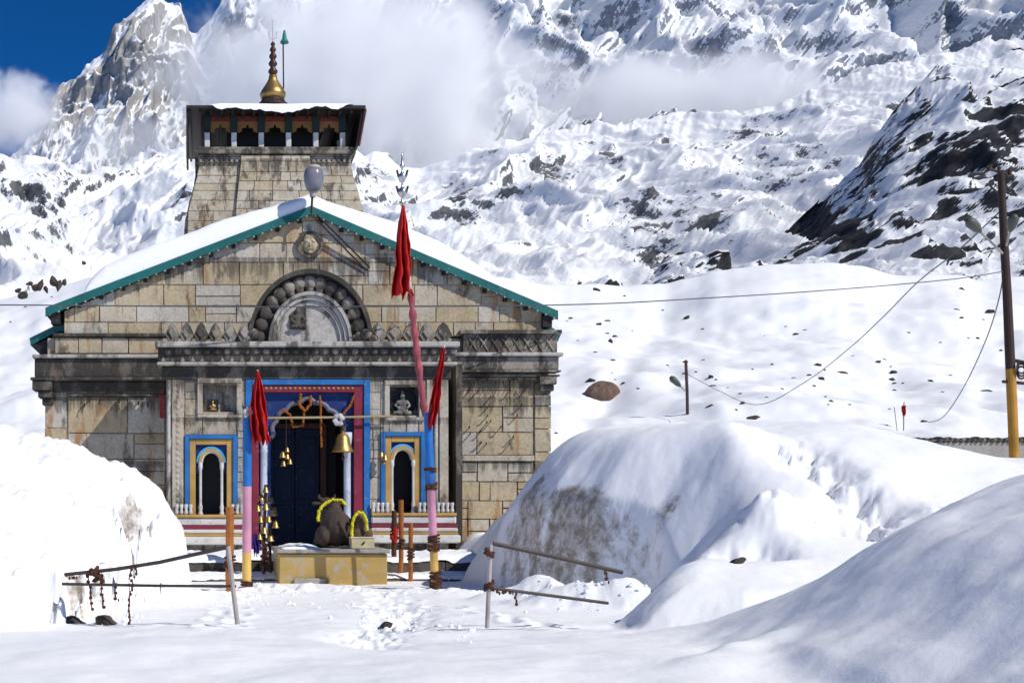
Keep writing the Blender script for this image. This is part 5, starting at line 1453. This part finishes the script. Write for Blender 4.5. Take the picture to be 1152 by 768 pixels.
g3 = [(911, 422, 6), (919, 411, 9, 15), (926, 416, 5), (924, 426, 6, 30), (946, 419, 10), (915, 434, 4), (929, 446, 4), (935, 451, 6), (931, 455, 4), (955, 455, 3), (988, 407, 6), (995, 404, 4), (1002, 412, 3), (1004, 419, 7), (1003, 427, 6), (1006, 431, 6), (1005, 439, 7), (1016, 431, 3), (1000, 460, 4), (1047, 429, 7, 10), (1069, 422, 4), (1076, 348, 6, 30), (1081, 357, 4), (1114, 351, 8, 25), (1105, 359, 4), (1089, 380, 3), (1099, 380, 4), (1111, 440, 11), (1125, 394, 4), (1137, 350, 4), (1080, 325, 7, 30), (1058, 385, 3), (1038, 474, 11), (960, 400, 3), (1060, 441, 3), (1022, 374, 3)]
g4 = [(30, 345, 6), (26, 330, 16, -20), (40, 322, 12, -30), (46, 318, 14, 60), (52, 325, 8, 60), (60, 316, 13, 55), (66, 320, 12, 60), (72, 317, 8, 50), (33, 318, 8), (20, 326, 8, 20), (94, 295, 6), (12, 362, 4), (58, 334, 4)]
for gl, lab, gr in ((g1, "small dark rock poking from the snow slope just right of the temple", "dark rocks right of the temple"), (g2, "small dark rock on the snow slope round the short wooden pole", "dark rocks round the short pole"),
                    (g3, "small dark rock on the snow slope near the yellow footed utility pole", "dark rocks near the utility pole"), (g4, "dark rock on the snow slope left of the temple roof", "dark rocks left of the roof")):
    for t_ in gl: rock(t_[0], t_[1], t_[2] * (0.75 if gl is g4 else 1.0), lab, gr, 0.8, t_[3] if len(t_) > 3 else 0)

def lamp_arm(parent, a, b, sc):
    mb = MB(); mb.tube([a, b], 0.05 * sc, 6); arm = mb.build("arm", M_GALV, parent)
    d = (b - a).normalized(); mb = MB()
    mb.tube([b - d * 0.1 * sc, b + d * 0.12 * sc, b + d * 0.55 * sc, b + d * 0.75 * sc], [0.08 * sc, 0.17 * sc, 0.22 * sc, 0.10 * sc], 10)
    mb.build("lamp_head", paint_mat("grey_green_lamp", (0.09, 0.10, 0.08), 0.3), parent, smooth=True)
YU = 40.0
up = empty("utility_pole", P(1141, 512, YU), "tall utility pole with yellow foot and dark top on the far right", "utility pole")
mb = MB(); mb.tube([P(1142, 540, YU), P(1139, 462, YU), P(1136.8, 415, YU)], 0.145, 14); mb.build("yellow_foot", M_POLEY, up)
mb = MB(); mb.tube([P(1136.8, 415, YU), P(1133, 330, YU), P(1129, 260, YU), P(1126, 192, YU)], [0.143, 0.13, 0.115, 0.10], 14); mb.build("shaft", M_TAR, up)
lamp_arm(up, P(1130, 287, YU), P(1101, 259, YU - 0.5), 0.8); lamp_arm(up, P(1131, 280, YU), P(1137, 258, YU - 0.6), 0.75)
mb = MB(); mb.tube([P(1112, 190, YU - 0.2), P(1140, 198, YU + 0.2)], 0.045, 6); mb.tube([P(1113, 208, YU), P(1127, 222, YU)], 0.035, 6); mb.build("cross_arm", M_TAR, up)
mb = MB()
for p in (1114, 1124, 1136): mb.lathe(P(p, 191 + (p - 1112) * 0.28, YU - 0.1), [(0.05, 0), (0.07, 0.06), (0.045, 0.1), (0.065, 0.16), (0.02, 0.2)], 10)
mb.build("insulators", M_DBRASS, up)
mb = MB()
for i in range(3):
    mb.tube([P(1149 + 5 * math.cos(a), 413 + i * 3 + 7 * math.sin(a), YU - 0.2 + 0.05 * i) for a in [k * 0.5236 for k in range(13)]], 0.03, 6)
mb.tube([P(1128, 429, YU), P(1152, 431, YU)], 0.05, 6); mb.tube([P(1134, 404, YU), P(1154, 408, YU)], 0.06, 6)
mb.build("wire_coil", M_TAR, up)
sp = on_hill(773, 466)
up2 = empty("utility_pole", sp, "short brown wooden pole with one lamp standing on the snow slope", "utility pole")
k = sp.y
mb = MB(); mb.tube([P(773.5, 470, k), P(773, 440, k), P(771.5, 405, k)], 0.13, 8); mb.build("shaft", paint_mat("brown_pole_wood", (0.09, 0.045, 0.04), 0.3), up2)
lamp_arm(up2, P(772.5, 441, k), P(764, 433, k), 1.3)
mb = MB(); mb.tube([P(767.5, 420, k), P(774, 420, k)], 0.06, 6); mb.tube([P(768, 407, k), P(774, 407, k)], 0.06, 6); mb.build("cross_arm", M_TAR, up2)
def cable(pts, label, r=0.018):
    P_ = [Vector(p) for p in pts]; out = []
    for i in range(len(P_) - 1):                                   # Catmull-Rom through the points
        a, b, c, d = P_[max(i - 1, 0)], P_[i], P_[i + 1], P_[min(i + 2, len(P_) - 1)]
        for j in range(8):
            t = j / 8
            out.append(0.5 * ((2 * b) + (c - a) * t + (2 * a - 5 * b + 4 * c - d) * t * t + (3 * b - a - 3 * c + d) * t ** 3))
    out.append(P_[-1])
    mb = MB(); mb.tube(out, r, 5)
    return tag(mb.build("cable", M_WIRE, None), label, "cable")
cable([P(-200, 343, 29.5), P(0, 343, 29.5), P(300, 345, 29.6), P(628, 343, 31), P(800, 335, 34), P(950, 325, 37), P(1072, 314, 39), P(1131, 305, YU)], "long thin cable running past the temple gable to the utility pole", 0.016)
cable([P(1128, 235, YU), P(1080, 280, YU + 2), P(1034, 316, YU + 5), P(995, 355, YU + 10), P(955, 392, YU + 16), P(905, 430, YU + 25), P(852, 455, YU + 33), P(810, 440, sp.y - 6), P(772, 420, sp.y)], "cable sagging from the utility pole down to the short pole", 0.022)
cable([P(1130, 300, YU), P(1124, 335, YU + 1), P(1110, 380, YU + 4), P(1086, 432, YU + 9), P(1062, 468, YU + 14), P(1044, 475, YU + 18)], "slack cable hanging from the utility pole into the snow", 0.020)
# stakes and the low wall
s1 = on_hill(1017, 484)
st = empty("stake", s1, "thin stake with a small red rag above the low stone wall", "stake")
mb = MB(); mb.tube([P(1016.5, 490, s1.y), P(1017, 452, s1.y)], 0.035, 6); mb.build("stick", M_TAR, st)
drape("red_rag", [(456, 1015, 1019), (462, 1014, 1019), (467, 1016, 1018)], s1.y - 0.05, M_RED, st, 2, 0.06)
s2 = on_hill(1008, 484)
mb = MB(); mb.tube([P(1010, 490, s2.y), P(1006, 458, s2.y)], 0.025, 6)
tag(mb.build("stake", M_TAR, None), "bare leaning stake left of the stake with red rag", "stake")
YL = 41.5
wt = empty("stone_wall", P(1070, 505, YL), "low grey plastered wall topped with rough stones behind the snow bank", "wall")
mb = MB(); mb.pbox(996, 1260, 497, 600, YL, YL, YL + 0.5); mb.build("plaster_face", M_CONC, wt, bevel=0.02)
mb = MB(); rd = random.Random(8); p = 992.0
while p < 1260:
    w = rd.uniform(4, 9); c = P(p + w / 2, 495.5 - rd.uniform(0, 1.2), YL + 0.2)
    mb.ell(c, (w * YL / F * 0.55, 0.35, rd.uniform(0.07, 0.12)), None, 9, 6, rd.random()); p += w
mb.build("coping_stones", stone_mat("coping_rubble", (0.16, 0.14, 0.10), (0.36, 0.33, 0.27), 0.6, 0.2, 1.5), wt)
# bits of rock showing through the near snow
def near_rock(px, Y, w, label, seed, h=0.7, rot=0, dz=0.0):
    x = X(px, Y); o = bpy.data.objects.new("rock", RM[seed % 5]); COL.objects.link(o)
    o.location = (x, Y, gz(x, Y) + dz); o.scale = (w, w * 0.8, w * h); o.rotation_euler = (0, R(rot), seed * 1.7)
    return tag(o, label, "rock")
near_rock(434, 14.6, 0.20, "dark rock half buried beside the trodden path in the courtyard snow", 1, 0.6)
near_rock(828, 14.6, 0.20, "dark rock under the lip of the right snow bank", 2, 0.6, 20, 0.0)
near_rock(118, 14.9, 0.34, "black rock beneath the chains of the left railing", 3, 0.8)
near_rock(84, 14.9, 0.28, "brown rock at the broken end of the left railing", 4, 0.8)
#near_rock(748, 17.3, 0.42, "brown rock showing at the right end of the dirty snow face", 0, 0.7, 30)

# crumbs of snow and dirt broken off the banks: too many to count
def clods(name, mat, spots, seed, smin_, smax_):
    rd = random.Random(seed); mb = MB()
    for (cx, cy, rx, ry, n) in spots:
        for _ in range(n):
            x = rd.gauss(cx, rx); y = rd.gauss(cy, ry); s_ = rd.uniform(smin_, smax_) * rd.uniform(0.5, 1.0)
            M = Matrix.Rotation(rd.uniform(0, 6), 3, 'Z') @ Matrix.Rotation(rd.uniform(-.7, .7), 3, 'X')
            b0 = len(mb.v)
            mb.ell((x, y, gz(x, y) + s_ * 0.35), (s_, s_ * rd.uniform(.6, 1), s_ * rd.uniform(.5, .9)), M, 7, 5)
            for i in range(b0, len(mb.v)):
                v = mb.v[i]; mb.v[i] = (v[0] + rd.uniform(-.2, .2) * s_, v[1] + rd.uniform(-.2, .2) * s_, v[2] + rd.uniform(-.2, .2) * s_)
    return tag(mb.build(name, mat, None), kind="stuff")
clods("snow_clods", M_SNOW, [(5.2, 17.5, 0.4, 0.6, 90), (4.8, 20.3, 0.2, 0.9, 40), (5.7, 17.0, 0.3, 0.4, 40), (-1.0, 17.9, 0.2, 0.4, 40), (-1.1, 15.6, 0.2, 0.5, 50), (-0.35, 19.3, 0.2, 0.7, 40), (8.2, 15.8, 0.2, 0.2, 14), (2.4, 16.0, 0.35, 1.6, 70), (1.0, 19.0, 0.5, 1.4, 50)], 3, 0.012, 0.045)
